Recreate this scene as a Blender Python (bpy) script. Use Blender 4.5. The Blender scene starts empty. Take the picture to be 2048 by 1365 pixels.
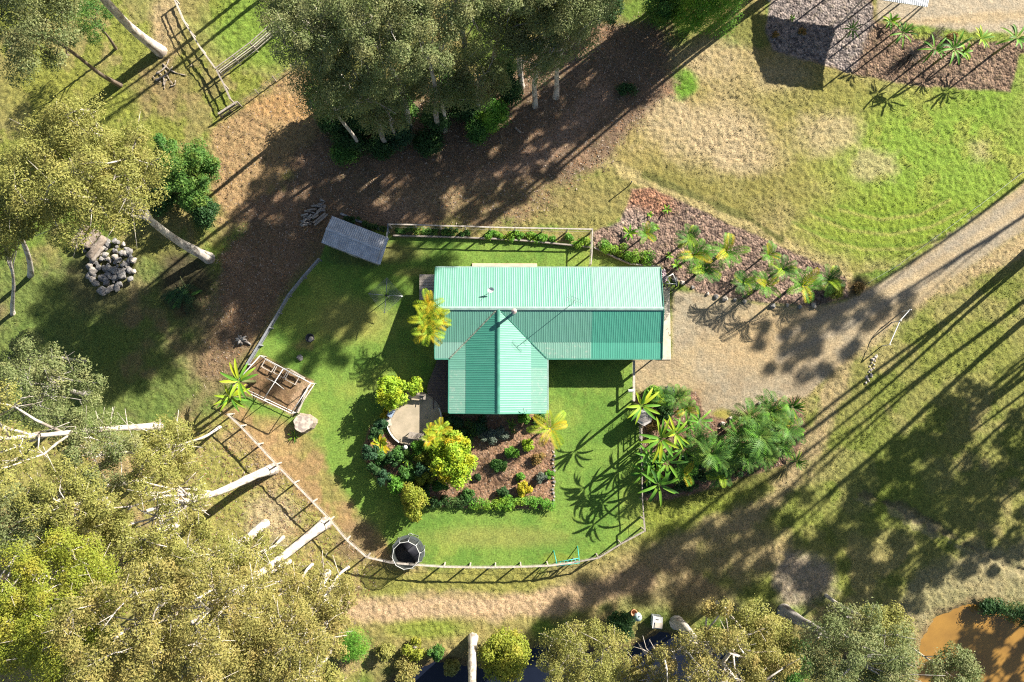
import bpy, bmesh, math, random
import numpy as np
from mathutils import Vector, Matrix, Quaternion, noise as mnoise

scene = bpy.context.scene
col = scene.collection
R = math.radians

# ------------------------------------------------------------------ camera
FPX = 1359.0                 # focal length in pixels of the 2048 px wide photograph
CX, CY = 1024.0, 682.5
CAM_H = 68.0
NADIR = (997.0, 778.0)       # the pixel straight below the drone
cd = bpy.data.cameras.new('camera'); cam = bpy.data.objects.new('camera', cd); col.objects.link(cam)
cd.sensor_fit = 'HORIZONTAL'; cd.sensor_width = 36.0; cd.lens = 36.0*FPX/2048.0
cd.clip_start = 0.5; cd.clip_end = 3000.0
_d = Vector(((NADIR[0]-CX)/FPX, -(NADIR[1]-CY)/FPX, -1.0)).normalized()
_q = _d.rotation_difference(Vector((0, 0, -1)))
cam.rotation_mode = 'QUATERNION'; cam.rotation_quaternion = _q
cam.location = (0, 0, CAM_H)
scene.camera = cam
ROT = np.array(_q.to_matrix())

# ------------------------------------------------------------------ sky, sun, exposure
SUN_AZ, SUN_EL = R(38.0), R(28.5)       # azimuth measured from +x towards +y
world = bpy.data.worlds.new("World"); scene.world = world; world.use_nodes = True
nt = world.node_tree; nt.nodes.clear()
wo = nt.nodes.new('ShaderNodeOutputWorld'); bg = nt.nodes.new('ShaderNodeBackground')
sky = nt.nodes.new('ShaderNodeTexSky'); sky.sky_type = 'NISHITA'; sky.sun_disc = False
sky.sun_elevation = SUN_EL; sky.sun_rotation = R(90.0)-SUN_AZ
bg.inputs['Strength'].default_value = 0.05
nt.links.new(sky.outputs[0], bg.inputs[0]); nt.links.new(bg.outputs[0], wo.inputs[0])
sl = bpy.data.lights.new('sun', 'SUN'); sl.energy = 5.0; sl.angle = R(0.5); sl.color = (1.0, 0.95, 0.85)
so = bpy.data.objects.new('sun', sl); col.objects.link(so)
SUND = Vector((math.cos(SUN_EL)*math.cos(SUN_AZ), math.cos(SUN_EL)*math.sin(SUN_AZ), math.sin(SUN_EL)))
so.rotation_mode = 'QUATERNION'; so.rotation_quaternion = (-SUND).to_track_quat('-Z', 'Y')
so.location = (60, 50, 60)
vs = scene.view_settings; vs.view_transform = 'Standard'; vs.look = 'None'; vs.gamma = 1.0
vs.exposure = 1.3
scene.cycles.filter_width = 1.15; scene.cycles.use_denoising = False
scene.cycles.max_bounces = 6; scene.cycles.diffuse_bounces = 1; scene.cycles.glossy_bounces = 2
scene.cycles.transmission_bounces = 3; scene.cycles.transparent_max_bounces = 8

# ------------------------------------------------------------------ helpers
def W(px, py, z=0.0):
    """world point seen at photograph pixel (px,py), at height z"""
    d = ROT @ np.array([(px-CX)/FPX, -(py-CY)/FPX, -1.0])
    t = (z-CAM_H)/d[2]
    return Vector((d[0]*t, d[1]*t, z))
def PXY(x, y, z=0.0):
    """photograph pixel of world points (arrays)"""
    p = np.stack([x, y, np.zeros_like(x)+z-CAM_H], -1) @ ROT
    return CX-FPX*p[..., 0]/p[..., 2], CY+FPX*p[..., 1]/p[..., 2]

def tag(o, label=None, cat=None, group=None, kind=None):
    if label: o['label'] = label
    if cat: o['category'] = cat
    if group: o['group'] = group
    if kind: o['kind'] = kind
    return o
def empty(name, loc, label=None, cat=None, group=None, rz=0.0):
    o = bpy.data.objects.new(name, None); col.objects.link(o)
    o.location = loc; o.rotation_euler = (0, 0, rz); o.empty_display_size = 0.3
    return tag(o, label, cat, group)
def copy_tree(o, parent=None):
    c = o.copy(); col.objects.link(c)
    if parent is not None: c.parent = parent
    for ch in list(o.children): copy_tree(ch, c)
    return c
def wloc(o):
    l = Vector((0, 0, 0))
    while o is not None:
        l += o.location; o = o.parent
    return l

class MB:
    """collects shapes in world coordinates (or local to a prototype at the origin)"""
    def __init__(s): s.v = []; s.f = []
    def add(s, vs, fs):
        n = len(s.v); s.v += [tuple(p) for p in vs]; s.f += [tuple(i+n for i in f) for f in fs]; return s
    def box(s, c, size, rz=0.0, M=None):
        hx, hy, hz = size[0]/2, size[1]/2, size[2]/2
        ca, sa = math.cos(rz), math.sin(rz); pts = []
        for z in (-hz, hz):
            for x, y in ((-hx, -hy), (hx, -hy), (hx, hy), (-hx, hy)):
                p = Vector((x*ca-y*sa, x*sa+y*ca, z))
                if M is not None: p = M @ Vector((x, y, z))
                pts.append(p+Vector(c))
        return s.add(pts, [(3, 2, 1, 0), (4, 5, 6, 7), (0, 1, 5, 4), (1, 2, 6, 5), (2, 3, 7, 6), (3, 0, 4, 7)])
    def beam(s, a, b, w, h):
        a, b = Vector(a), Vector(b); d = b-a; L = d.length
        M = d.to_track_quat('X', 'Z').to_matrix()
        return s.box((a+b)/2, (L, w, h), M=M)
    def tube(s, path, radii, n=6, cap=True):
        path = [Vector(p) for p in path]
        if not hasattr(radii, '__len__'): radii = [radii]*len(path)
        base = len(s.v); ref = Vector((0.31, 0.17, 0.93)).normalized()
        for i, p in enumerate(path):
            t = (path[min(i+1, len(path)-1)]-path[max(i-1, 0)])
            if t.length < 1e-9: t = Vector((0, 0, 1))
            t.normalize()
            u = t.cross(ref)
            if u.length < 0.05: u = t.cross(Vector((1, 0, 0)))
            u.normalize(); w = t.cross(u)
            for k in range(n):
                a = 2*math.pi*k/n
                s.v.append(tuple(p+(u*math.cos(a)+w*math.sin(a))*radii[i]))
        for i in range(len(path)-1):
            for k in range(n):
                k2 = (k+1) % n
                s.f.append((base+i*n+k, base+i*n+k2, base+(i+1)*n+k2, base+(i+1)*n+k))
        if cap:
            s.f.append(tuple(base+k for k in range(n))[::-1])
            s.f.append(tuple(base+(len(path)-1)*n+k for k in range(n)))
        return s
    def prism(s, poly, z0, z1):
        n = len(poly)
        ar = sum(poly[i][0]*poly[(i+1) % n][1]-poly[(i+1) % n][0]*poly[i][1] for i in range(n))
        if ar < 0: poly = poly[::-1]
        return s.add([(p[0], p[1], z0) for p in poly]+[(p[0], p[1], z1) for p in poly],
                     [tuple(range(n))[::-1], tuple(range(n, 2*n))]+[(i, (i+1) % n, n+(i+1) % n, n+i) for i in range(n)])
    def lathe(s, c, prof, n=16):
        base = len(s.v)
        for r, z in prof:
            for k in range(n):
                a = 2*math.pi*k/n
                s.v.append((c[0]+r*math.cos(a), c[1]+r*math.sin(a), c[2]+z))
        for i in range(len(prof)-1):
            for k in range(n):
                k2 = (k+1) % n
                s.f.append((base+i*n+k, base+i*n+k2, base+(i+1)*n+k2, base+(i+1)*n+k))
        s.f.append(tuple(base+k for k in range(n))[::-1])
        s.f.append(tuple(base+(len(prof)-1)*n+k for k in range(n)))
        return s
    def build(s, name, mat, parent=None, smooth=False, off=None):
        o0 = wloc(parent) if parent is not None else Vector((0, 0, 0))
        if off is not None: o0 = Vector(off)
        me = bpy.data.meshes.new(name)
        me.from_pydata([(p[0]-o0.x, p[1]-o0.y, p[2]-o0.z) for p in s.v], [], s.f)
        me.materials.append(mat)
        if smooth: me.polygons.foreach_set('use_smooth', [True]*len(me.polygons))
        me.update()
        o = bpy.data.objects.new(name, me); col.objects.link(o)
        if parent is not None: o.parent = parent
        elif off is not None: o.location = off
        return o

def np_mesh(name, V, F, mat, smooth=False, attrs=None, cols=None):
    """mesh from arrays: V (n,3), F (m,4) quads"""
    me = bpy.data.meshes.new(name); n, m = len(V), len(F); k = F.shape[1]
    me.vertices.add(n); me.vertices.foreach_set('co', np.ascontiguousarray(V, np.float32).ravel())
    me.loops.add(m*k); me.loops.foreach_set('vertex_index', np.ascontiguousarray(F, np.int32).ravel())
    me.polygons.add(m); me.polygons.foreach_set('loop_start', np.arange(0, m*k, k, dtype=np.int32))
    me.polygons.foreach_set('loop_total', np.full(m, k, np.int32))
    if smooth: me.polygons.foreach_set('use_smooth', np.ones(m, bool))
    if mat: me.materials.append(mat)
    for an, arr in (attrs or {}).items():
        a = me.attributes.new(an, 'FLOAT', 'POINT'); a.data.foreach_set('value', np.ascontiguousarray(arr, np.float32))
    for an, arr in (cols or {}).items():
        a = me.attributes.new(an, 'FLOAT_COLOR', 'POINT')
        c4 = np.ones((n, 4), np.float32); c4[:, :3] = arr; a.data.foreach_set('color', c4.ravel())
    me.update(); me.validate()
    return me
def link_mesh(name, me, parent=None, loc=(0, 0, 0)):
    o = bpy.data.objects.new(name, me); col.objects.link(o); o.location = loc
    if parent is not None: o.parent = parent
    return o

# ------------------------------------------------------------------ materials
def nodes(name):
    m = bpy.data.materials.new(name); m.use_nodes = True
    t = m.node_tree; t.nodes.clear()
    out = t.nodes.new('ShaderNodeOutputMaterial'); p = t.nodes.new('ShaderNodeBsdfPrincipled')
    t.links.new(p.outputs[0], out.inputs[0])
    return m, t, p, out
def nnode(t, kind, **kw):
    n = t.nodes.new(kind)
    for k, v in kw.items():
        if k in n.inputs: n.inputs[k].default_value = v
        else: setattr(n, k, v)
    return n
def mix(t, fac, a, b, blend='MIX'):
    n = t.nodes.new('ShaderNodeMix'); n.data_type = 'RGBA'; n.blend_type = blend
    for i, x in ((0, fac), (6, a), (7, b)):
        if hasattr(x, 'is_output'): t.links.new(x, n.inputs[i])
        else: n.inputs[i].default_value = x if i == 0 else (*x, 1.0) if len(x) == 3 else x
    return n.outputs[2]
def ramp(t, src, lo, hi):
    n = t.nodes.new('ShaderNodeMapRange'); n.inputs[1].default_value = lo; n.inputs[2].default_value = hi
    t.links.new(src, n.inputs[0]); return n.outputs[0]
def solid(name, c, c2=None, scale=3.0, rough=0.7, metal=0.0, bump=0.0, spec=0.4, detail=4.0, lo=0.35, hi=0.65):
    m, t, p, out = nodes(name)
    p.inputs['Roughness'].default_value = rough; p.inputs['Metallic'].default_value = metal
    p.inputs['Specular IOR Level'].default_value = spec
    tc = t.nodes.new('ShaderNodeTexCoord')
    n = nnode(t, 'ShaderNodeTexNoise', Scale=scale, Detail=detail); t.links.new(tc.outputs['Object'], n.inputs['Vector'])
    if c2 is None: c2 = tuple(x*0.75 for x in c)
    t.links.new(mix(t, ramp(t, n.outputs[0], lo, hi), c, c2), p.inputs['Base Color'])
    if bump:
        b = nnode(t, 'ShaderNodeBump', Strength=bump, Distance=0.05)
        t.links.new(n.outputs[0], b.inputs['Height']); t.links.new(b.outputs[0], p.inputs['Normal'])
    return m
def leafmat(name, c, c2, c3=None, rough=0.5, trans=0.33, spec=0.18, k=1.45):
    """foliage: colour varies from leaf to leaf and from clump to clump"""
    c, c2 = tuple(x*k for x in c), tuple(x*k for x in c2); c3 = tuple(x*k for x in c3) if c3 else None
    m, t, p, out = nodes(name)
    g = t.nodes.new('ShaderNodeNewGeometry')
    tc = t.nodes.new('ShaderNodeTexCoord')
    n = nnode(t, 'ShaderNodeTexNoise', Scale=0.7, Detail=2.0); t.links.new(tc.outputs['Object'], n.inputs['Vector'])
    cc = mix(t, g.outputs['Random Per Island'], c, c2)
    if c3: cc = mix(t, ramp(t, n.outputs[0], 0.48, 0.72), cc, c3)
    t.links.new(cc, p.inputs['Base Color']); p.inputs['Roughness'].default_value = rough
    p.inputs['Specular IOR Level'].default_value = spec
    tr = t.nodes.new('ShaderNodeBsdfTranslucent'); t.links.new(cc, tr.inputs['Color'])
    mx = t.nodes.new('ShaderNodeMixShader'); mx.inputs[0].default_value = trans
    t.links.new(p.outputs[0], mx.inputs[1]); t.links.new(tr.outputs[0], mx.inputs[2]); t.links.new(mx.outputs[0], out.inputs[0])
    return m
# ------------------------------------------------------------------ noise for terrain painting
def vnoise(x, y, seed):
    rs = np.random.RandomState(seed); L = rs.rand(256, 256).astype(np.float32)
    xi = np.floor(x).astype(np.int64); yi = np.floor(y).astype(np.int64)
    fx = x-xi; fy = y-yi; fx = fx*fx*(3-2*fx); fy = fy*fy*(3-2*fy)
    a = L[xi & 255, yi & 255]; b = L[(xi+1) & 255, yi & 255]; c = L[xi & 255, (yi+1) & 255]; d = L[(xi+1) & 255, (yi+1) & 255]
    return (a*(1-fx)+b*fx)*(1-fy)+(c*(1-fx)+d*fx)*fy
def fbm(x, y, scale, octv=4, seed=1, gain=0.55):
    s = 0; amp = 1; tot = 0; f = 1.0/scale
    for o in range(octv):
        s = s+amp*vnoise(x*f+17.3*o, y*f-9.1*o, seed+o); tot += amp; amp *= gain; f *= 2.03
    return s/tot
def sstep(a, b, x):
    t = np.clip((x-a)/(b-a), 0, 1); return t*t*(3-2*t)
def sd_poly(x, y, poly):
    """signed distance in pixels, positive inside"""
    n = len(poly); dmin = np.full(x.shape, 1e18, np.float32); ins = np.zeros(x.shape, bool)
    for i in range(n):
        x0, y0 = poly[i]; x1, y1 = poly[(i+1) % n]; ex, ey = x1-x0, y1-y0
        t = np.clip(((x-x0)*ex+(y-y0)*ey)/(ex*ex+ey*ey+1e-9), 0, 1)
        dmin = np.minimum(dmin, (x-x0-t*ex)**2+(y-y0-t*ey)**2)
        cond = ((y0 <= y) & (y1 > y)) | ((y1 <= y) & (y0 > y))
        ins ^= cond & (x < x0+(y-y0)*ex/(ey if abs(ey) > 1e-9 else 1e-9))
    d = np.sqrt(dmin); return np.where(ins, d, -d)
def d_line(x, y, pts):
    dmin = np.full(x.shape, 1e18, np.float32)
    for (x0, y0), (x1, y1) in zip(pts[:-1], pts[1:]):
        ex, ey = x1-x0, y1-y0
        t = np.clip(((x-x0)*ex+(y-y0)*ey)/(ex*ex+ey*ey+1e-9), 0, 1)
        dmin = np.minimum(dmin, (x-x0-t*ex)**2+(y-y0-t*ey)**2)
    return np.sqrt(dmin)

STEP = 0.125
gx = np.arange(-64.0, 66.0, STEP); gy = np.arange(-42.0, 52.0, STEP)
NX, NY = len(gx), len(gy)
GX, GY = np.meshgrid(gx, gy, indexing='ij'); GX = GX.ravel(); GY = GY.ravel()
PX_, PY_ = PXY(GX, GY)
n_big = fbm(GX, GY, 9.0, 4, 11); n_med = fbm(GX, GY, 2.6, 4, 23); n_sm = fbm(GX, GY, 0.8, 3, 37); n_fine = fbm(GX, GY, 0.30, 2, 51)
warp = (n_med-0.5)*46+(n_sm-0.5)*22

C = np.zeros((len(GX), 3), np.float32); ROUGH = np.full(len(GX), 0.085, np.float32); STONE = np.zeros(len(GX), np.float32)
ZB = np.zeros(len(GX), np.float32)
def lay(m, c, k=1.0):
    global C
    m = (m*k)[:, None]; C = C*(1-m)+np.array(c, np.float32)[None, :]*m
def rough(m, v):
    global ROUGH
    ROUGH = ROUGH*(1-m)+v*m
def area(poly, soft=14, w=1.0):
    return sstep(-soft, soft, sd_poly(PX_, PY_, poly)+warp*w)
def blob(cx, cy, rx, ry, soft=0.45, w=1.0):
    d = np.sqrt(((PX_-cx)/rx)**2+((PY_-cy)/ry)**2)+warp*w/max(rx, ry)
    return 1-sstep(1-soft, 1+soft, d)
def band(pts, half, soft=8, w=0.5):
    return 1-sstep(half-soft, half+soft, d_line(PX_, PY_, pts)+warp*w)

DRY = (.33, .255, .115); OLIVE = (.19, .19, .055); GREEN = (.12, .205, .03); LUSH = (.15, .29, .022)
TAN = (.40, .31, .165); DIRT = (.33, .19, .095); LITTER = (.18, .12, .085); SOIL = (.13, .08, .05)
# base: rough paddock, dry and olive in drifts
lay(np.ones(len(GX)), OLIVE)
lay(sstep(.42, .62, n_big*0.6+n_med*0.4), DRY, .75)
lay(sstep(.50, .66, fbm(GX, GY, 5.0, 4, 71)), GREEN, .8)
# north-east field
NE = [(1190, 330), (1330, 90), (1560, 90), (1900, 160), (2040, 60), (2400, 40), (2400, 150), (2048, 370), (1830, 515), (1690, 560), (1500, 450), (1330, 380)]
a = area(NE, 10)
lay(a, (.29, .235, .09)); lay(a*sstep(.40, .58, n_med), (.36, .285, .145), .75)
lay(blob(1870, 330, 250, 175, .5)*a, (.23, .26, .05)); lay(blob(1880, 320, 180, 120, .5, 1.3)*a, (.19, .295, .04), .9); lay(a*blob(1870, 330, 250, 175, .4)*sstep(.52, .66, n_med), (.30, .31, .07), .6)
lay(blob(1980, 150, 90, 90, .6)*a, (.16, .27, .03), .8)
lay(blob(1800, 460, 190, 70, .5)*a, (.185, .265, .03), .85)
lay(blob(1420, 390, 190, 75, .5)*a, (.20, .19, .05), .7)
lay(blob(1620, 200, 120, 60, .6)*a, (.22, .21, .055), .7)
for (bx, by, rx, ry, k) in ((1440, 275, 90, 62, .9), (1330, 225, 48, 55, .8), (1500, 320, 60, 28, .7), (1655, 265, 60, 40, .7), (1745, 330, 45, 32, .6), (1960, 300, 32, 26, .5), (1560, 160, 60, 30, .5), (1420, 120, 70, 40, .6)):
    lay(blob(bx, by, rx, ry, .5, 1.4), (.43, .335, .20), k)
lay(blob(1365, 165, 27, 30, .3, .5), (.11, .25, .02), .9)
lay(blob(1255, 182, 30, 18, .4, .5), (.06, .13, .02), .8)
for arc in ([(1585, 452), (1650, 482), (1730, 500), (1820, 498), (1900, 478), (1960, 445)], [(1620, 430), (1700, 462), (1780, 470), (1860, 455), (1930, 420)], [(1680, 420), (1760, 440), (1840, 430), (1900, 400)]):
    lay(band(arc, 3, 3, .06), (.34, .31, .10), .6)
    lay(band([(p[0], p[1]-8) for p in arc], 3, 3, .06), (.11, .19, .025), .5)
# the strip between the bed and the field
lay(band([(1195, 325), (1330, 378), (1500, 450), (1610, 515), (1690, 560)], 13, 5, .2), (.40, .325, .15), .95)
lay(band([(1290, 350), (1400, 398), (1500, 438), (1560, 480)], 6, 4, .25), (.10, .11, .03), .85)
lay(area([(1020, 440), (1215, 320), (1290, 385), (1235, 450), (1190, 462), (1000, 452)], 8), (.25, .22, .075), .9)
# north-west paddock
a = area([(-700, -500), (640, -500), (590, 130), (470, 215), (430, 330), (200, 330), (-700, 300)], 12)
lay(a, (.30, .25, .10), .6); lay(a*sstep(.47, .6, n_med), (.19, .23, .035), .75)
lay(blob(520, 50, 95, 85, .4)*a, (.17, .265, .04), .9); lay(blob(330, 60, 28, 75, .5), (.40, .29, .17), .8)
lay(blob(330, 170, 70, 60, .6), (.24, .16, .09), .6); lay(blob(120, 190, 120, 60, .5), (.22, .22, .045), .6)
lay(area([(425, 265), (480, 215), (600, 130), (660, 150), (660, 270), (570, 370), (480, 470), (425, 420)], 16, 1.2), (.36, .235, .125), .9)
lay(blob(575, 215, 70, 26, .5), (.42, .25, .11), .7)
# leaf litter and bare earth under the gums
lit = [(575, 350), (650, 270), (760, 200), (1000, 150), (1190, 40), (1350, 40), (1345, 175), (1205, 330), (1010, 450), (790, 455), (650, 450), (600, 540), (510, 690), (430, 730), (420, 560), (470, 450)]
a = area(lit, 20, 1.2); lay(a, LITTER, .92); lay(a*sstep(.5, .68, n_med), (.30, .19, .12), .6)
lay(band([(780, 425), (900, 385), (1010, 350), (1130, 270), (1200, 190)], 22, 12, .5), (.34, .225, .16), .7)
lay(blob(1010, 400, 200, 40, .6), (.26, .20, .09), .55)
rough(a, .055)
# shaded flat to the west
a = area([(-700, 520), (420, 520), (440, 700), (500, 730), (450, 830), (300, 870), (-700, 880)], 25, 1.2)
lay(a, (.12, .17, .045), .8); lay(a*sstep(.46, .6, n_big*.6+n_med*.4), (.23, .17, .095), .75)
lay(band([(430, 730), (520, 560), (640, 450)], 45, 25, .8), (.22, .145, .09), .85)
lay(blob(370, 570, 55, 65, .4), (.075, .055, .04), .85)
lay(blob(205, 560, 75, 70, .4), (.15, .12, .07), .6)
# south-west, dry ground below the gums
a = area([(-700, 860), (330, 860), (455, 830), (735, 1115), (720, 1400), (-700, 1700)], 22)
lay(a, (.31, .28, .085), .85); lay(a*sstep(.5, .64, n_med), (.38, .27, .145), .7); lay(a*sstep(.55, .7, n_big), (.20, .25, .04), .6)
lay(blob(545, 1035, 50, 45, .5), (.47, .36, .25), .6)
# south: verge, sandy track, bank
lay(area([(720, 1135), (1100, 1140), (1180, 1125), (1290, 1070), (1330, 1130), (1050, 1190), (730, 1190)], 10), (.26, .25, .065), .8)
lay(area([(700, 1230), (1080, 1230), (1060, 1290), (760, 1290)], 14), (.29, .245, .09), .8)
lay(blob(860, 1258, 80, 20, .5), (.19, .25, .035), .8)
TRACK = [(690, 1222), (780, 1216), (900, 1212), (1000, 1213), (1090, 1205), (1190, 1185), (1290, 1160)]
lay(band(TRACK, 24, 12, .5), (.46, .325, .20), .95); lay(band([(760, 1205), (880, 1190), (1000, 1196)], 5, 4, .3), (.33, .26, .12), .5)
lay(blob(1330, 1160, 190, 60, .6), (.32, .225, .13), .75)
# south-east paddock
a = area([(1290, 1000), (1450, 970), (1600, 910), (1650, 760), (1790, 660), (2400, 300), (2700, 1200), (1860, 1210), (1500, 1200), (1290, 1090)], 14)
lay(a, (.21, .21, .06), .85); lay(a*sstep(.46, .6, n_med), (.17, .20, .04), .75); lay(a*sstep(.5, .63, fbm(GX, GY, 4.0, 3, 91)), (.32, .26, .115), .7)
lay(blob(1960, 700, 130, 90, .6), (.21, .23, .05), .6); lay(blob(1780, 960, 120, 110, .6)*a, (.14, .19, .03), .6); lay(blob(1370, 1020, 120, 60, .6), (.20, .24, .035), .7)
lay(band([(1690, 700), (1640, 860), (1560, 990), (1430, 1060), (1330, 1110)], 22, 14, .9), (.36, .265, .155), .7)
lay(blob(1490, 1110, 80, 50, .6, 1.4), (.36, .26, .15), .6); lay(blob(1610, 1165, 62, 48, .4, 1.2), (.34, .27, .215), .8)
dit = [(1705, 985), (1800, 1015), (1870, 1056), (1950, 1098), (2060, 1150)]
lay(band(dit, 5, 4, .7), (.15, .12, .07), .7)
lay(band([(p[0]-6, p[1]+10) for p in dit], 5, 4, 1.0), (.36, .30, .19), .4)
ZB -= .16*band(dit, 6, 6, .6)
lay(area([(1850, 1130), (2100, 1060), (2200, 1230), (1960, 1205), (1870, 1240), (1780, 1290), (1740, 1290)], 16), (.30, .255, .145), .75)
# verge along the drive
lay(band([(1730, 690), (1850, 590), (2060, 480), (2300, 370)], 16, 10, .7), (.40, .30, .17), .8)
lay(band([(1800, 560), (1900, 480), (2048, 385)], 6, 5, .9), (.43, .34, .25), .7)
lay(blob(1715, 578, 34, 20, .5), (.22, .11, .08), .7)
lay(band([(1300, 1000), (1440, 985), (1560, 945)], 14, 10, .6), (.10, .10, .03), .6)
# creek banks
CREEK = [(760, 1480), (790, 1372), (870, 1335), (1000, 1352), (1080, 1300), (1130, 1318), (1250, 1312), (1325, 1275), (1400, 1300), (1470, 1318), (1570, 1330), (1590, 1480)]
POND = [(1842, 1420), (1846, 1330), (1850, 1285), (1880, 1238), (1945, 1213), (2010, 1232), (2080, 1250), (2300, 1300), (2300, 1480), (1850, 1480)]
sc_ = sd_poly(PX_, PY_, CREEK); sp_ = sd_poly(PX_, PY_, POND)
lay(sstep(-45, 0, sc_+warp*.6), SOIL, .9); lay(sstep(-26, 0, sp_+warp*.7), (.24, .17, .09), .85)
ZB -= 1.1*sstep(-30, 16, sc_); ZB -= 0.8*sstep(-20, 14, sp_)
# mown lawn round the house
LAWN = [(640, 518), (655, 480), (775, 455), (1187, 470), (1262, 520), (1320, 535), (1320, 720), (1267, 722), (1268, 800), (1283, 870), (1284, 990), (1290, 1062), (1242, 1088), (1180, 1120), (1096, 1133), (990, 1136), (830, 1130), (735, 1114), (600, 975), (455, 830), (493, 728), (575, 590)]
al = area(LAWN, 3, .06)
lay(al, (.16, .26, .048)); lay(al*sstep(.46, .64, n_big*.5+n_med*.5), (.25, .30, .062), .75); lay(al*sstep(.5, .64, fbm(GX, GY, 3.3, 3, 131)), (.10, .205, .035), .6)
rough(al, .022)
for (bx, by, rx, ry, k) in ((700, 640, 70, 40, .55), (610, 690, 14, 10, .8), (790, 505, 60, 18, .5), (1000, 1075, 130, 20, .4), (1220, 500, 40, 12, .6), (830, 545, 30, 10, .5)):
    lay(blob(bx, by, rx, ry, .6)*al, (.33, .26, .09), k)
a = area([(440, 815), (560, 830), (640, 880), (650, 930), (740, 1050), (780, 1115), (735, 1122), (600, 985)], 14, .8)
lay(a, (.27, .225, .08), .9); lay(a*sstep(.48, .62, n_med), (.35, .21, .115), .7); rough(a, .05)
lay(blob(545, 890, 50, 40, .5), (.40, .26, .13), .7); lay(blob(720, 1085, 40, 40, .5), (.22, .15, .09), .8)
lay(blob(1130, 1118, 40, 10, .5), (.22, .25, .04), .6)
DUG = [(498, 722), (528, 712), (628, 762), (586, 832), (540, 812), (470, 782)]
a = area(DUG, 5, .25); lay(a, (.21, .125, .075), .95); rough(a, .05)
lay(area([(600, 765), (628, 762), (610, 800), (588, 834), (572, 828)], 4, .2), (.45, .31, .2), .7)
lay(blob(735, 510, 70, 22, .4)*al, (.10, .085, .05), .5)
# driveway, turning area, road in the corner
DRIVE = [(1268, 718), (1345, 718), (1345, 580), (1400, 588), (1500, 606), (1600, 612), (1690, 602), (1745, 575), (1830, 520), (1930, 452), (2048, 368), (2500, 100), (2500, 200), (2048, 462), (1940, 530), (1850, 598), (1770, 660), (1690, 722), (1610, 790), (1530, 802), (1460, 838), (1400, 828), (1382, 778), (1268, 782)]
ad = area(DRIVE, 6, .22)
lay(ad, (.37, .29, .175)); lay(ad*sstep(.42, .6, n_big), (.31, .265, .195), .8); lay(ad*blob(1530, 690, 110, 60, .6), (.41, .295, .155), .7); lay(ad*sstep(.56, .7, n_med), (.27, .205, .13), .5)
for off in (-22, 16): lay(ad*band([(1560, 700+off), (1680, 640+off), (1830, 560+off), (2048, 418+off)], 9, 8, .25), (.31, .27, .215), .6)
lay(ad*band([(1560, 700), (1680, 640), (1830, 560), (2048, 418)], 8, 8, .25), (.44, .345, .215), .6); lay(ad*band([(1330, 740), (1420, 770), (1520, 770), (1640, 720)], 5, 6, .5), (.27, .215, .15), .45); lay(ad*band([(1350, 690), (1450, 640), (1560, 640), (1690, 620)], 4, 5, .5), (.27, .215, .15), .4)
lay(ad*band([(1395, 790), (1390, 830)], 14, 8, .5), (.30, .20, .11), .6); lay(blob(1435, 830, 30, 14, .4), (.28, .25, .04), .8)
rough(ad, .028)
ROAD = [(1745, -400), (1755, 40), (1850, 52), (1960, 66), (2048, 66), (2600, 90), (2600, -400)]
ar_ = area(ROAD, 5, .2); lay(ar_, (.37, .31, .225)); rough(ar_, .028)
lay(ar_*band([(1770, 50), (1900, 42), (2048, 30)], 8, 8, .3), (.42, .31, .17), .6)
# beds
BED_N = [(1545, 100), (1530, 60), (1555, -60), (1640, -200), (1745, -200), (1745, 42), (1830, 62), (1900, 78), (2000, 85), (2048, 78), (2200, 80), (2040, 110), (2020, 185), (1935, 178), (1820, 170), (1700, 148)]
ab1 = area(BED_N, 4, .15); lay(ab1, (.205, .145, .105)); lay(ab1*sstep(.5, .62, n_med), (.26, .19, .14), .6); lay(ab1*area([(1500, -300), (1720, -300), (1745, 60), (1700, 150), (1520, 110)], 10), (.27, .245, .24), .85)
lay(band([(1830, 66), (1930, 74), (2010, 76)], 9, 6, .5), (.20, .26, .04), .8)
BED_E = [(1262, 378), (1300, 374), (1420, 430), (1560, 492), (1690, 556), (1700, 596), (1640, 612), (1520, 606), (1400, 585), (1345, 560), (1320, 532), (1262, 522), (1186, 490), (1186, 465), (1238, 445), (1255, 410)]
ab2 = area(BED_E, 4, .15); lay(ab2, (.225, .165, .135)); lay(ab2*sstep(.5, .62, n_med), (.29, .21, .17), .6); lay(ab2*blob(1300, 400, 50, 30, .5), (.34, .17, .10), .7); lay(ab2*blob(1265, 440, 36, 22, .5), (.36, .29, .25), .7)
BED_S = [(742, 850), (790, 875), (850, 885), (880, 828), (1098, 828), (1110, 900), (1108, 1008), (1090, 1018), (930, 1016), (850, 1012), (795, 990), (745, 950), (722, 905)]
ab3 = area(BED_S, 3, .1); lay(ab3, (.27, .165, .105)); lay(ab3*sstep(.5, .62, n_sm), (.33, .22, .15), .6)
BED_R = [(1272, 792), (1390, 784), (1408, 830), (1462, 842), (1530, 806), (1596, 795), (1612, 880), (1570, 930), (1450, 968), (1340, 1000), (1287, 1000), (1283, 870)]
ab4 = area(BED_R, 4, .2); lay(ab4, (.22, .14, .10))
BED_F = [(778, 452), (1184, 462), (1184, 488), (1010, 478), (782, 474)]
ab5 = area(BED_F, 2, .1); lay(ab5, (.24, .22, .07)); lay(ab5*sstep(.5, .6, n_sm), (.30, .24, .11), .7)
for ab, rv, st in ((ab1, .10, 1), (ab2, .10, 1), (ab3, .05, .5), (ab4, .05, .5), (ab5, .06, .1)):
    rough(ab, rv); STONE = np.maximum(STONE, ab*st)
STONE = np.maximum(STONE, ad*.12); STONE = np.maximum(STONE, ar_*.12)
lay(sstep(.62, .8, n_fine)*(1-ad)*(1-ar_), tuple(x*.55 for x in OLIVE), .28)
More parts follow.
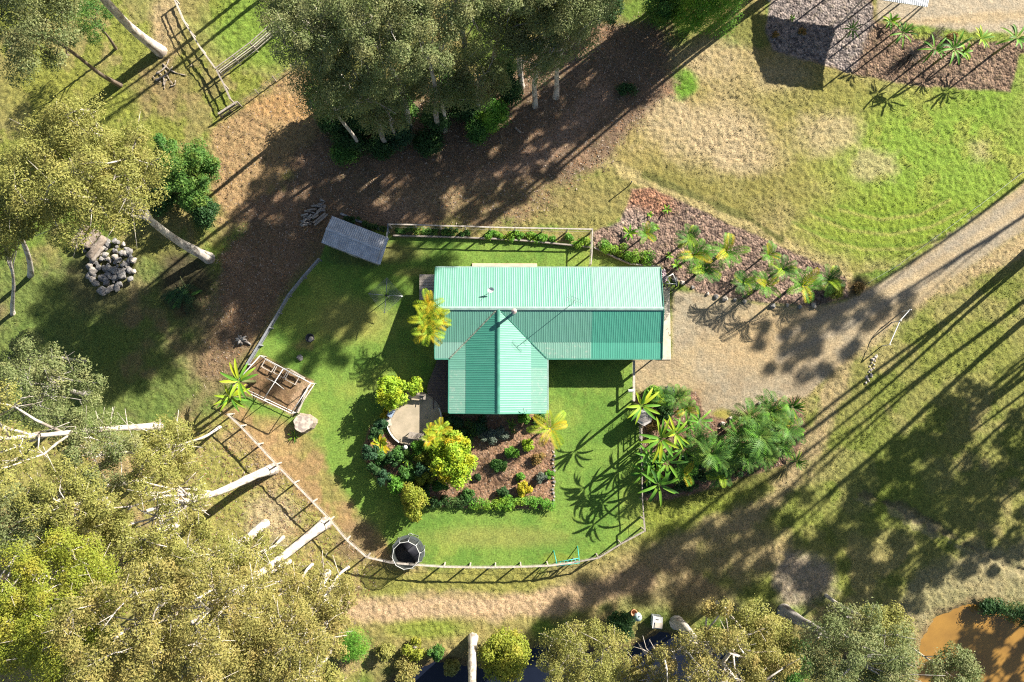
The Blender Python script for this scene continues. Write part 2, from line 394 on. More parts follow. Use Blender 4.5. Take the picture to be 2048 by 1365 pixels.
ZB += (n_big-.5)*.25*(1-al)*(1-ad)
GZ = ZB+ROUGH*((n_fine-.5)*2.4+(n_sm-.5)*.8)

# one sheet of terrain cut into the surfaces it carries
reg = np.zeros(len(GX), np.int8)
for i, m in ((1, al), (2, ad), (3, ar_), (4, ab1), (5, ab2), (6, ab3), (7, ab4), (8, ab5), (9, area(DUG, 2, .2)), (10, band(TRACK, 24, 2, .5))):
    reg[m > .5] = i
idx = np.arange(NX*NY, dtype=np.int32).reshape(NX, NY)
Q = np.stack([idx[:-1, :-1], idx[1:, :-1], idx[1:, 1:], idx[:-1, 1:]], -1).reshape(-1, 4)
FR = reg[Q[:, 0]]
gm, t, p, out = nodes('terrain_surface')
at = nnode(t, 'ShaderNodeAttribute', attribute_name='Col'); ast = nnode(t, 'ShaderNodeAttribute', attribute_name='stone')
arg = nnode(t, 'ShaderNodeAttribute', attribute_name='rough')
geo = t.nodes.new('ShaderNodeNewGeometry')
n1 = nnode(t, 'ShaderNodeTexNoise', Scale=6.5, Detail=6.0, Roughness=.72); t.links.new(geo.outputs['Position'], n1.inputs['Vector'])
n2 = nnode(t, 'ShaderNodeTexNoise', Scale=1.3, Detail=5.0, Roughness=.6); t.links.new(geo.outputs['Position'], n2.inputs['Vector'])
vo = nnode(t, 'ShaderNodeTexVoronoi', Scale=4.2); t.links.new(geo.outputs['Position'], vo.inputs['Vector'])
c1 = mix(t, ramp(t, n1.outputs[0], .33, .70), (.50, .49, .47), (1.5, 1.48, 1.46))
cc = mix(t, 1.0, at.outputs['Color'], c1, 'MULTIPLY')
c2 = mix(t, ramp(t, n2.outputs[0], .3, .7), (.86, .90, .92), (1.14, 1.10, 1.04)); cc = mix(t, 1.0, cc, c2, 'MULTIPLY')
sv = t.nodes.new('ShaderNodeSeparateColor'); t.links.new(vo.outputs['Color'], sv.inputs[0])
c3 = mix(t, ramp(t, sv.outputs[0], 0, 1), (.42, .40, .42), (1.5, 1.42, 1.36)); cs = mix(t, 1.0, cc, c3, 'MULTIPLY')
cc = mix(t, ast.outputs['Fac'], cc, cs)
t.links.new(cc, p.inputs['Base Color']); p.inputs['Roughness'].default_value = .92; p.inputs['Specular IOR Level'].default_value = .12
b1 = nnode(t, 'ShaderNodeBump', Strength=.9, Distance=.14); t.links.new(n1.outputs[0], b1.inputs['Height'])
sm = nnode(t, 'ShaderNodeMath', operation='MULTIPLY'); sm.inputs[1].default_value = 9.0; t.links.new(arg.outputs['Fac'], sm.inputs[0]); sm.use_clamp = True
t.links.new(sm.outputs[0], b1.inputs['Strength'])
b2 = nnode(t, 'ShaderNodeBump', Distance=.13, invert=True); t.links.new(vo.outputs['Distance'], b2.inputs['Height'])
t.links.new(ast.outputs['Fac'], b2.inputs['Strength']); t.links.new(b1.outputs[0], b2.inputs['Normal']); t.links.new(b2.outputs[0], p.inputs['Normal'])
for i, nm in enumerate(('ground', 'lawn', 'driveway', 'road', 'gravel_bed', 'stony_bed', 'garden_bed', 'palm_bed', 'border_strip', 'dug_soil', 'dirt_track')):
    F = Q[FR == i]
    if not len(F): continue
    u, inv = np.unique(F.ravel(), return_inverse=True)
    V = np.stack([GX[u], GY[u], GZ[u]], -1)
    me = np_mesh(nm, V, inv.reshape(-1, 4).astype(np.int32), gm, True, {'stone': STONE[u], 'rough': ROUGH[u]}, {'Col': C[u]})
    tag(link_mesh(nm, me), kind='structure')
# far ground to the horizon
x0, x1, y0, y1 = gx[0]+.3, gx[-1]-.3, gy[0]+.3, gy[-1]-.3; B = 1500.0
fx = sorted(set(list(np.linspace(-B, x0, 7))+list(np.linspace(x0, x1, 9))+list(np.linspace(x1, B, 7)))); fy = sorted(set(list(np.linspace(-B, y0, 7))+list(np.linspace(y0, y1, 9))+list(np.linspace(y1, B, 7))))
V = np.array([(x, y, -.25) for x in fx for y in fy]); nfy = len(fy); F = []
for i in range(len(fx)-1):
    for j in range(nfy-1):
        if not (x0-.01 <= fx[i] and fx[i+1] <= x1+.01 and y0-.01 <= fy[j] and fy[j+1] <= y1+.01): F.append((i*nfy+j, (i+1)*nfy+j, (i+1)*nfy+j+1, i*nfy+j+1))
cf = np.tile(np.array([.24, .22, .07]), (len(V), 1))
tag(link_mesh('far_ground', np_mesh('far_ground', V, np.array(F, np.int32), gm, False, {'stone': np.zeros(len(V)), 'rough': np.full(len(V), .08)}, {'Col': cf})), kind='structure')
def gz(x, y):
    i = int(round((x-gx[0])/STEP)); j = int(round((y-gy[0])/STEP))
    if 0 <= i < NX and 0 <= j < NY: return float(GZ[i*NY+j])
    return -.25
def G(px, py, dz=0.0):
    p = W(px, py, 0); p.z = gz(p.x, p.y)+dz; return p

# water
def water(name, poly, z, c, rough_, label, c2=None):
    m, t, p, out = nodes(name+'_surface')
    geo = t.nodes.new('ShaderNodeNewGeometry')
    n = nnode(t, 'ShaderNodeTexNoise', Scale=.5, Detail=5.0); t.links.new(geo.outputs['Position'], n.inputs['Vector'])
    t.links.new(mix(t, ramp(t, n.outputs[0], .3, .7), c, c2 or tuple(x*.72 for x in c)), p.inputs['Base Color'])
    p.inputs['Roughness'].default_value = rough_; p.inputs['Specular IOR Level'].default_value = .5
    nb = nnode(t, 'ShaderNodeTexNoise', Scale=2.2, Detail=3.0); t.links.new(geo.outputs['Position'], nb.inputs['Vector'])
    b = nnode(t, 'ShaderNodeBump', Strength=.05, Distance=.1); t.links.new(nb.outputs[0], b.inputs['Height']); t.links.new(b.outputs[0], p.inputs['Normal'])
    mb = MB(); pts = [W(x, y, z) for x, y in poly]
    mb.add(pts, [tuple(range(len(pts)))])
    tag(mb.build(name, m), kind='structure')
water('creek_water', [(740, 1500), (770, 1365), (865, 1318), (1000, 1335), (1075, 1285), (1130, 1300), (1245, 1295), (1325, 1258), (1405, 1285), (1475, 1300), (1590, 1315), (1610, 1500)], -.55, (.012, .016, .03), .06, '')
water('pond_water', [(1800, 1500), (1830, 1330), (1830, 1280), (1865, 1225), (1945, 1195), (2015, 1215), (2085, 1235), (2320, 1290), (2320, 1500)], -.40, (.37, .20, .045), .12, '', (.25, .135, .035))

# tufts standing in the rough grass, leaves and twigs lying on the litter
mt_, t, p, out = nodes('tuft_grass'); at = nnode(t, 'ShaderNodeAttribute', attribute_name='Col'); t.links.new(at.outputs['Color'], p.inputs['Base Color']); p.inputs['Roughness'].default_value = .8; p.inputs['Specular IOR Level'].default_value = .1
rs = np.random.RandomState(77); vis = (PX_ > -60) & (PX_ < 2110) & (PY_ > -60) & (PY_ < 1430)
wet = (sc_ > -6) | (sp_ > -6)
wt = np.where(vis & ~wet & ((reg == 0)), (.25+1.6*sstep(.46, .62, n_med))*(1-.8*area(lit, 20, 1.2)), 0.0)
pick = rs.choice(len(GX), 40000, p=wt/wt.sum()); V = []; Cc = []
N_ = len(pick); bx, by, bz = GX[pick]+rs.uniform(-.06, .06, N_), GY[pick]+rs.uniform(-.06, .06, N_), GZ[pick]-.02
for k in range(3):
    a = rs.uniform(0, 6.28, N_); hh = rs.uniform(.04, .11, N_)*(1+.8*(rs.rand(N_) < .08)); w = rs.uniform(.02, .05, N_); ln = rs.uniform(.2, .9, N_)*hh
    b0 = np.stack([bx-np.sin(a)*w, by+np.cos(a)*w, bz], -1); b1 = np.stack([bx+np.sin(a)*w, by-np.cos(a)*w, bz], -1); tp = np.stack([bx+np.cos(a)*ln, by+np.sin(a)*ln, bz+hh], -1)
    V.append(np.stack([b0, b1, tp], 1)); Cc.append(np.repeat((C[pick]*rs.uniform(.95, 1.6, N_)[:, None])[:, None, :], 3, 1))
V = np.concatenate(V).reshape(-1, 3); Cc = np.clip(np.concatenate(Cc).reshape(-1, 3), 0, .6)
tag(link_mesh('grass_tufts', np_mesh('grass_tufts', V, np.arange(len(V), dtype=np.int32).reshape(-1, 3), mt_, False, None, {'Col': Cc})), 'rough grass tufts scattered over the paddocks around the house', 'grass', kind='stuff')
aw = area(lit, 30, 1.2)*(reg == 0)+.5*(reg == 6)+.6*(reg == 7)+.25*blob(560, 1000, 200, 200, .6)*(reg == 0)+.3*area([(-700, 860), (330, 860), (455, 830), (735, 1115), (720, 1400), (-700, 1700)], 22)*(reg == 0)+.25*area([(425, 265), (480, 215), (600, 130), (660, 150), (660, 270), (570, 370), (480, 470), (425, 420)], 16)
wt = np.where(vis & ~wet, aw, 0.0); N_ = 30000; pick = rs.choice(len(GX), N_, p=wt/wt.sum())
a = rs.uniform(0, 6.28, N_); L = rs.uniform(.05, .14, N_); w = L*rs.uniform(.25, .5, N_); tw = rs.rand(N_) < .12; L = np.where(tw, L*3.5, L); w = np.where(tw, .014, w); tl = rs.uniform(-.03, .05, N_)
ctr = np.stack([GX[pick]+rs.uniform(-.06, .06, N_), GY[pick]+rs.uniform(-.06, .06, N_), GZ[pick]+.025], -1); du = np.stack([np.cos(a)*L, np.sin(a)*L, tl], -1); dv = np.stack([-np.sin(a)*w, np.cos(a)*w, rs.uniform(-.015, .015, N_)], -1)
V = np.stack([ctr-du, ctr+dv, ctr+du, ctr-dv], 1).reshape(-1, 3); base = np.array([(.30, .21, .14), (.22, .14, .09), (.40, .32, .25), (.15, .09, .06), (.33, .17, .08)])[rs.randint(0, 5, N_)]
tag(link_mesh('leaf_litter', np_mesh('leaf_litter', V, np.arange(4*N_, dtype=np.int32).reshape(-1, 4), mt_, False, None, {'Col': np.repeat(base*rs.uniform(.7, 1.2, N_)[:, None], 4, 0)})), 'fallen leaves and twigs lying over the brown ground under the gums', 'leaf litter', kind='stuff')
# ------------------------------------------------------------------ vegetation
def barkmat(name, c, c2, c3):
    m, t, p, out = nodes(name); tc = t.nodes.new('ShaderNodeTexCoord'); mp = t.nodes.new('ShaderNodeMapping'); mp.inputs['Scale'].default_value = (1.6, 1.6, .55); t.links.new(tc.outputs['Object'], mp.inputs[0])
    n = nnode(t, 'ShaderNodeTexNoise', Scale=1.5, Detail=6.0, Roughness=.65); t.links.new(mp.outputs[0], n.inputs['Vector'])
    n2 = nnode(t, 'ShaderNodeTexNoise', Scale=5.0, Detail=4.0, Roughness=.7); t.links.new(mp.outputs[0], n2.inputs['Vector'])
    cc = mix(t, ramp(t, n.outputs[0], .50, .58), c, c2); cc = mix(t, ramp(t, n2.outputs[0], .60, .68), cc, c3)
    t.links.new(cc, p.inputs['Base Color']); p.inputs['Roughness'].default_value = .85; p.inputs['Specular IOR Level'].default_value = .2
    b = nnode(t, 'ShaderNodeBump', Strength=.5, Distance=.06); t.links.new(n2.outputs[0], b.inputs['Height']); t.links.new(b.outputs[0], p.inputs['Normal'])
    return m
L_OLIVE = leafmat('leaf_olive', (.265, .255, .068), (.18, .19, .05), (.285, .255, .075))
L_GREY = leafmat('leaf_grey_green', (.20, .22, .09), (.105, .14, .048), (.24, .235, .10))
L_TAN = leafmat('leaf_tan', (.275, .24, .072), (.18, .175, .05), (.30, .235, .08))
L_YEL = leafmat('leaf_yellow_green', (.25, .27, .035), (.16, .20, .026), (.29, .26, .04))
L_DARK = leafmat('leaf_dark', (.045, .095, .028), (.022, .06, .02), (.07, .12, .03))
L_MID = leafmat('leaf_mid', (.08, .175, .035), (.045, .115, .028), (.13, .21, .03))
L_BRIGHT = leafmat('leaf_bright', (.13, .285, .035), (.075, .19, .025), (.20, .30, .03))
L_GOLD = leafmat('leaf_gold', (.42, .33, .02), (.30, .32, .03), (.48, .28, .015))
L_LIME = leafmat('leaf_lime', (.28, .38, .03), (.18, .30, .025), (.38, .36, .02))
L_SILVER = leafmat('leaf_silver', (.15, .17, .13), (.09, .12, .085))
L_RUST = leafmat('leaf_rust', (.26, .14, .05), (.20, .16, .05), (.15, .17, .05))
L_BLUE = leafmat('leaf_shade_green', (.035, .085, .035), (.025, .06, .03), (.055, .11, .04))
BARK_W = barkmat('bark_white', (.60, .54, .46), (.34, .28, .23), (.16, .12, .10))
BARK_G = barkmat('bark_grey', (.36, .33, .30), (.20, .17, .15), (.09, .075, .065))
BARK_B = solid('bark_brown', (.22, .165, .12), (.13, .095, .07), 3.0, .85, bump=.5)
STEM = solid('stem_green', (.16, .19, .06), (.12, .11, .05), 4.0, .7)
DEADW = solid('dead_wood', (.42, .36, .30), (.24, .19, .15), 4.0, .85, bump=.4)

def leaf_cards(rng, cen, rad, n, size, flat=.75, up=.5, asp=.42, shell=.45):
    """n leaf diamonds in each ellipsoid clump: arrays V, F"""
    k = len(cen); cen = np.repeat(np.asarray(cen, float), n, 0); rad = np.repeat(np.asarray(rad, float), n)
    N = k*n
    d = rng.normal(size=(N, 3)); d /= np.linalg.norm(d, axis=1)[:, None]
    low = d[:, 2] < -.25; d[low, 2] *= -.6                         # few leaves hang under a clump
    r = rad*(shell+(1-shell)*rng.rand(N)**.6)*np.where(rng.rand(N) < .16, rng.uniform(1.1, 1.45, N), 1.0)
    p = cen+d*r[:, None]*np.array([1, 1, flat])
    nrm = rng.normal(size=(N, 3))*.55+d*.75; nrm[:, 2] += up; nrm /= np.linalg.norm(nrm, axis=1)[:, None]
    a = rng.normal(size=(N, 3)); a -= nrm*(a*nrm).sum(1)[:, None]; a /= np.linalg.norm(a, axis=1)[:, None]
    b = np.cross(nrm, a); s = size*(.55+.9*rng.rand(N))
    la = a*(s*.5)[:, None]; lb = b*(s*.5*asp)[:, None]
    V = np.stack([p-la, p+lb-la*.1, p+la, p-lb-la*.1], 1).reshape(-1, 3)
    return V, np.arange(4*N, dtype=np.int32).reshape(-1, 4)

def clump_centres(rng, n, R, flat, mind, hollow=.0, top=.0):
    out = []; tries = 0
    while len(out) < n and tries < 6000:
        tries += 1
        v = rng.uniform(-1, 1, 3); q = np.linalg.norm(v)
        if q > 1 or q < hollow: continue
        if v[2] < -.55+top: continue
        pnt = v*np.array([R, R, R*flat])
        if all(np.linalg.norm((pnt-o)*np.array([1, 1, .8])) > mind for o in out): out.append(pnt)
    return np.array(out)

def gum(label, cpx, h, Rr, base, tr, leaf, bark, n=34, leafs=360, seed=1, flat=.55, cr=1.15, size=.27, mind=1.0, hollow=.25, name='gum_tree', cat='tree', group=None, squash=(1, 1), base_xyz=None, cen_xyz=None, mains=6, straight=False, dead=0, lk=2.2, sk=.66):
    """tall tree: tapered trunk from base, limbs forking to every leaf clump"""
    rng = np.random.RandomState(seed)
    B = Vector(base_xyz) if base_xyz else G(base[0], base[1], -.1)
    Cn = Vector(cen_xyz) if cen_xyz else W(cpx[0], cpx[1], h)
    T = empty(name, B, label, cat, group)
    cc = clump_centres(rng, n, Rr, flat, mind, hollow)
    cc[:, 0] *= squash[0]; cc[:, 1] *= squash[1]
    cw = cc+np.array(Cn)
    rad = cr*rng.uniform(.7, 1.25, len(cc))
    # trunk
    top = Cn+Vector((0, 0, Rr*flat*.25)); mb = MB(); path = []; ph = rng.uniform(0, 6.28)
    nseg = 12; amp = (.006 if straight else .025)*(top-B).length
    for i in range(nseg+1):
        u = i/nseg; q = B.lerp(top, u)+Vector((math.cos(ph+u*4.2), math.sin(ph+u*3.4), 0))*amp*math.sin(u*math.pi)
        path.append(q)
    rr = [tr*(1-.72*(i/nseg))*(1.0+.22*max(0, 1-i/1.2))*rng.uniform(.9, 1.1) for i in range(nseg+1)]
    mb.tube([B-Vector((0, 0, .5))]+path, [rr[0]*1.12]+rr, 10)
    mb.build('trunk', bark, T, True)
    # limbs
    lm = MB()
    def tp(u):
        u = max(0, min(.999, u))*nseg; i = int(u); return path[i].lerp(path[i+1], u-i)
    order = list(range(len(cc))); rng.shuffle(order); ends = []
    for m in order[:mains]:
        e = Vector(cw[m]); u0 = .50+.42*rng.rand(); s = tp(u0); mid = s.lerp(e, .5)+Vector((rng.uniform(-.5, .5), rng.uniform(-.5, .5), -(e-s).length*.10+.2))
        pts = [s, s.lerp(mid, .55)+Vector((rng.uniform(-.15, .15), rng.uniform(-.15, .15), .1)), mid, mid.lerp(e, .55)+Vector((rng.uniform(-.25, .25), rng.uniform(-.25, .25), .15)), e]
        r0 = tr*.36; lm.tube(pts, [r0, r0*.8, r0*.62, r0*.4, r0*.18], 6); ends.append(pts)
    for m in order[mains:]:
        e = Vector(cw[m]); best = min(((p-e).length, i, j) for i, pts in enumerate(ends) for j, p in enumerate(pts[1:]))
        s = ends[best[1]][best[2]+1]; mid = s.lerp(e, .5)+Vector((rng.uniform(-.35, .35), rng.uniform(-.35, .35), .15))
        r0 = tr*.20; lm.tube([s, mid, e], [r0, r0*.6, r0*.25], 5)
        for q in range(2):
            f = e+Vector(rng.normal(size=3))*rad[m]*.7; f.z = max(f.z, e.z-.2); lm.tube([mid.lerp(e, .6), f], [r0*.35, r0*.12], 4)
    for q in range(dead):
        pts = ends[q % len(ends)]; s = pts[2]; dv = Vector((rng.normal(), rng.normal(), .45)).normalized()*rng.uniform(1.8, 3.6)
        e = s+dv; lm.tube([s, s+dv*.5+Vector((rng.uniform(-.3, .3), rng.uniform(-.3, .3), .25)), e], [max(.05, tr*.18), max(.035, tr*.12), .018], 5)
        lm.tube([s+dv*.5+Vector((0, 0, .2)), e+Vector((rng.uniform(-.8, .8), rng.uniform(-.8, .8), .1))], [tr*.08, .012], 4)
    lm.build('limbs', bark, T, True)
    V, F = leaf_cards(rng, cw, rad, int(leafs*lk), size*sk)
    # foliage sits at the twig ends: none close to the trunk and the main limbs
    lp = np.array([tuple(a.lerp(b, f)) for pts in ends for a, b in zip(pts[:-2], pts[1:-1]) for f in (0, .33, .66)]+[tuple(a.lerp(b, f)) for a, b in zip(path[:-1], path[1:]) for f in (0, .5)])
    Cq = V.reshape(-1, 4, 3)[:, 0]; keep = np.ones(len(Cq), bool)
    for q in lp: keep &= ((Cq-q)**2).sum(1) > .42**2
    V = V.reshape(-1, 4, 3)[keep].reshape(-1, 3); F = np.arange(len(V), dtype=np.int32).reshape(-1, 4)
    link_mesh('crown', np_mesh('crown', V-np.array(B), F, leaf), T)
    return T

def bush(label, px, r, h, leaf, seed=1, n=14, leafs=230, size=.2, name='shrub', cat='shrub', group=None, ry=None, asp=.5, cr=None, z=0.0, up=.45, stem=STEM):
    """low shrub: leaf clumps on short stems"""
    rng = np.random.RandomState(seed)
    zc = h*.52; Bp = W(px[0], px[1], zc); B = Vector((Bp.x, Bp.y, gz(Bp.x, Bp.y)-.05+z))
    T = empty(name, B, label, cat, group)
    ry = ry or r; cr = cr or max(.16, r*.36)
    cc = []
    tries = 0
    while len(cc) < n and tries < 3000:
        tries += 1; v = rng.uniform(-1, 1, 3)
        if np.linalg.norm(v) > 1 or v[2] < -.7: continue
        cc.append(v*np.array([max(.05, r-cr*.8), max(.05, ry-cr*.8), max(.05, h*.5-cr*.55)])+np.array([0, 0, h*.5]))
    cc = np.array(cc); rad = cr*rng.uniform(.75, 1.25, len(cc))
    mb = MB()
    for c in cc[::2]: mb.tube([(0, 0, 0), (c[0]*.4, c[1]*.4, c[2]*.55), tuple(c)], [.05*min(1, h), .035*min(1, h), .012], 5)
    st = mb.build('stem', stem, None, True); st.parent = T
    V, F = leaf_cards(rng, cc, rad, leafs, size, flat=.9, up=up, asp=asp, shell=.35)
    V[:, 2] = np.maximum(V[:, 2], .03)
    link_mesh('foliage', np_mesh('foliage', V, F, leaf), T)
    return T

# palms: feather fronds on arching stalks, built once at the origin and copied
def frond(V, F, base, az, el, L, droop, lw, ll, nl, vee=.35, twist=0.0):
    """one feather leaf: stalk strip plus paired leaflets"""
    dirh = np.array([math.cos(az), math.sin(az), 0]); side = np.array([-math.sin(az), math.cos(az), 0]); up = np.array([0, 0, 1.0])
    pts = []
    p = np.array(base, float); e = el; ns = 12
    for i in range(ns+1):
        pts.append(p.copy()); p = p+(dirh*math.cos(e)+up*math.sin(e))*L/ns; e -= droop/ns*(.5+1.0*i/ns)
    for i in range(ns):
        w0, w1 = .035*(1-i/ns)+.008, .035*(1-(i+1)/ns)+.008; n = len(V)
        V += [pts[i]-side*w0, pts[i]+side*w0, pts[i+1]+side*w1, pts[i+1]-side*w1]; F.append((n, n+1, n+2, n+3))
    for j in range(nl):
        u = .12+.86*j/(nl-1); x = u*ns; i = min(ns-1, int(x)); q = pts[i]+(pts[i+1]-pts[i])*(x-i); tan = pts[i+1]-pts[i]; tan /= np.linalg.norm(tan); nor = np.cross(side, tan)*-1
        if nor[2] < 0: nor = -nor
        l = ll*(math.sin(math.pi*(.16+.80*u))**.7)
        for sg in (-1, 1):
            dv = side*sg*.86+tan*.62+nor*vee; dv = dv/np.linalg.norm(dv); tip = q+dv*l-up*l*.22; mid = q+dv*l*.5
            wv = tan*lw*.5; n = len(V)
            V += [q, mid+wv, tip, mid-wv]; F.append((n, n+1, n+2, n+3))
def blade(V, F, base, az, el, L, droop, w, fold=.35, ns=9):
    """one broad paddle leaf with a fold along the midrib"""
    dirh = np.array([math.cos(az), math.sin(az), 0]); side = np.array([-math.sin(az), math.cos(az), 0]); up = np.array([0, 0, 1.0])
    p = np.array(base, float); e = el; rows = []
    for i in range(ns+1):
        u = i/ns; ww = w*max(.03, math.sin(math.pi*min(1, .06+u*.94))**.6 if u > .22 else .10)
        tan = dirh*math.cos(e)+up*math.sin(e); nor = np.cross(tan, side); nor = nor if nor[2] > 0 else -nor
        rows.append((p+side*ww*.5+nor*fold*ww*.5, p.copy(), p-side*ww*.5+nor*fold*ww*.5)); p = p+tan*L/ns; e -= droop/ns*(.4+1.2*u)
    n = len(V)
    for r_ in rows: V += list(r_)
    for i in range(ns):
        a = n+i*3; F.append((a, a+1, a+4, a+3)); F.append((a+1, a+2, a+5, a+4))
PROTO = bpy.data.collections.new('unused')
def make_palm(kind, leaf, seed, nf=11, L=1.7, el=(.3, 1.15), droop=1.5, lw=.10, ll=.55, nl=16, h=.5, tr=.08, bark=BARK_B, broad=False, bw=.34, heads=((0, 0, 0),), leaf2=None, n2=0):
    rng = np.random.RandomState(seed); V, F, V2, F2 = [], [], [], []
    for hx, hy, hz in heads:
        for i in range(nf):
            az = i*2.39996+rng.uniform(-.25, .25); e = el[0]+(el[1]-el[0])*((i*.618) % 1)
            l = L*rng.uniform(.82, 1.1); dst = (V2, F2) if (leaf2 and i >= nf-n2) else (V, F)
            bp = (hx, hy, h+hz)
            if broad: blade(dst[0], dst[1], bp, az, e, l, droop*rng.uniform(.7, 1.2), bw*rng.uniform(.85, 1.15))
            else: frond(dst[0], dst[1], bp, az, e, l, droop*rng.uniform(.8, 1.15), lw, ll, nl)
    return dict(V=np.array(V), F=np.array(F, np.int32), V2=np.array(V2) if V2 else None, F2=np.array(F2, np.int32) if F2 else None, leaf=leaf, leaf2=leaf2, heads=heads, h=h, tr=tr, bark=bark, done=None)
def palm(proto, label, px, rz, sc=1.0, name='palm', cat='palm', group=None, hz=None):
    zc = proto['h']*sc; q = W(px[0], px[1], zc); loc = Vector((q.x, q.y, gz(q.x, q.y)-.04))
    if proto['done'] is None:
        T = empty(name, (0, 0, 0)); mb = MB()
        for hx, hy, hh in proto['heads']:
            mb.tube([(hx*.4, hy*.4, 0), (hx*.8, hy*.8, (proto['h']+hh)*.5), (hx, hy, proto['h']+hh)], [proto['tr']*1.3, proto['tr'], proto['tr']*.8], 7)
        o = mb.build('trunk', proto['bark'], None, True); o.parent = T
        link_mesh('fronds', np_mesh('fronds', proto['V'], proto['F'], proto['leaf']), T)
        if proto['V2'] is not None: link_mesh('old_fronds', np_mesh('old_fronds', proto['V2'], proto['F2'], proto['leaf2']), T)
        proto['done'] = T
    else: T = copy_tree(proto['done']); T.name = name
    for k in ('label', 'category', 'group'):
        if k in T: del T[k]
    T.location = loc; T.rotation_euler = (0, 0, rz); T.scale = (sc, sc, sc)
    return tag(T, label, cat, group)
# ------------------------------------------------------------------ house
def roofmat(name, c, c2, rough_=.42, stain=None):
    m, t, p, out = nodes(name)
    geo = t.nodes.new('ShaderNodeNewGeometry')
    n = nnode(t, 'ShaderNodeTexNoise', Scale=1.1, Detail=5.0); t.links.new(geo.outputs['Position'], n.inputs['Vector'])
    cc = mix(t, ramp(t, n.outputs[0], .3, .7), c, c2)
    if stain:
        n2 = nnode(t, 'ShaderNodeTexNoise', Scale=3.5, Detail=6.0, Roughness=.7); t.links.new(geo.outputs['Position'], n2.inputs['Vector'])
        cc = mix(t, ramp(t, n2.outputs[0], .55, .68), cc, stain)
    t.links.new(cc, p.inputs['Base Color']); p.inputs['Roughness'].default_value = rough_; p.inputs['Specular IOR Level'].default_value = .5
    return m
RF = roofmat('roof_green', (.135, .335, .245), (.15, .355, .27))
RF_OLD = roofmat('roof_green_faded', (.185, .345, .275), (.20, .365, .295), .5)
RF_NEW = roofmat('roof_green_strong', (.075, .325, .225), (.09, .345, .245), .4)
RF_LICHEN = roofmat('roof_green_lichen', (.18, .365, .275), (.20, .385, .295), .5, (.36, .44, .36))
TRIM = solid('trim_green', (.075, .28, .20), None, 2.0, .4)
TRIM_P = solid('trim_pale', (.35, .50, .43), None, 2.0, .4)
WALL = solid('wall_cream', (.55, .48, .38), None, 1.0, .8); GLASS = solid('window_glass', (.03, .04, .05), None, 1.0, .08, spec=.8)
WHITE = solid('white_paint', (.78, .77, .74), (.68, .66, .62), 3.0, .5); CONC = solid('concrete_pale', (.62, .54, .44), (.50, .42, .33), 2.0, .9, bump=.1)
CONC2 = solid('concrete_sandy', (.47, .385, .275), (.36, .30, .21), 1.6, .9, bump=.15)
STEEL = solid('steel_grey', (.45, .46, .47), None, 3.0, .35, .7); DARK = solid('dark_metal', (.05, .05, .055), None, 3.0, .5)
TIMB = solid('timber_weathered', (.40, .345, .29), (.28, .235, .195), 5.0, .85, bump=.3)
TIMB_D = solid('timber_deck_dark', (.15, .105, .085), (.10, .075, .065), 4.0, .7, bump=.2)
TIMB_P = solid('timber_pale', (.58, .50, .42), (.44, .37, .30), 5.0, .8, bump=.2)

ZR = 3.75; D1, T1 = 3.15, math.tan(R(20)); D2, T2 = 4.72, math.tan(R(8))
def prof(d): return ZR-T1*d if d <= D1 else ZR-T1*D1-T2*(d-D1)
yr = W(997, 617, ZR).y; xw = W(997, 617, ZR).x
xl = W(869, 617, ZR-.6).x; xr = W(1323, 617, 2.5).x; xr2 = W(1327, 617, ZR).x
xs = W(1183, 600, 3.0).x; yn = W(997, 535, 2.45).y; dn = yn-yr; ZN = ZR-math.tan(R(19))*dn
ysw = W(997, 827, 2.9).y
house = empty('house', (0, yr-1, 0), 'long green corrugated iron roofed house with a south wing, flue and aerials', 'house')
def sheet(name, mat, u0, u1, rows, fn, pitch=.22, hgt=.011):
    """ribbed iron: ribs repeat along u, rows are distances down the slope, fn(u, d, rise) -> point"""
    us = []; u = u0
    while u < u1-1e-4:
        for f, z in ((0, 0), (.52, 0), (.64, 1), (.88, 1)):
            if u+f*pitch < u1: us.append((u+f*pitch, z*hgt))
        u += pitch
    us.append((u1, 0)); V = []; F = []; k = len(us)
    for d in rows:
        for u, z in us: V.append(fn(u, d, z))
    for r_ in range(len(rows)-1):
        for i in range(k-1): F.append((r_*k+i, r_*k+i+1, (r_+1)*k+i+1, (r_+1)*k+i))
    mb = MB(); mb.add(V, F); return mb.build(name, mat, house)
def nfn(u, d, z): return (u+(xr2-xr)*(1-d/dn) if u >= xr-1e-3 else u, yr+d, ZR-(ZR-ZN)*d/dn+z)
def sfn(u, d, z): return (u, yr-d, prof(d)+z)
def efn(u, d, z): return (xw+d, u, prof(d)+z)
def wfn(u, d, z): return (xw-d, u, prof(d)+z)
sheet('roof_slope', RF, xl, xs, [0.04, dn], nfn); sheet('roof_slope', RF_OLD, xs+.003, xr, [0.04, dn], nfn)
sheet('roof_slope', RF, xl, xs, [0.04, D1], sfn); sheet('roof_slope', RF_NEW, xs+.003, xr, [0.04, D1], sfn)
xv = xw+D2+.9
sheet('verandah_roof', RF_OLD, xl, xw-1.0, [D1+.003, D2], lambda u, d, z: (u, yr-d, prof(d)+z-.012))
sheet('verandah_roof', RF_LICHEN, xw+1.0, xs, [D1+.003, D2], lambda u, d, z: (u, yr-d, prof(d)+z-.012)); sheet('verandah_roof', RF_NEW, xs+.003, xr, [D1+.003, D2], lambda u, d, z: (u, yr-d, prof(d)+z-.012))
sheet('roof_slope', RF, ysw, yr-.05, [0.04, D1], efn); sheet('roof_slope', RF_NEW, ysw, yr-.05, [0.04, D1], wfn)
yk = yr-D2-.9
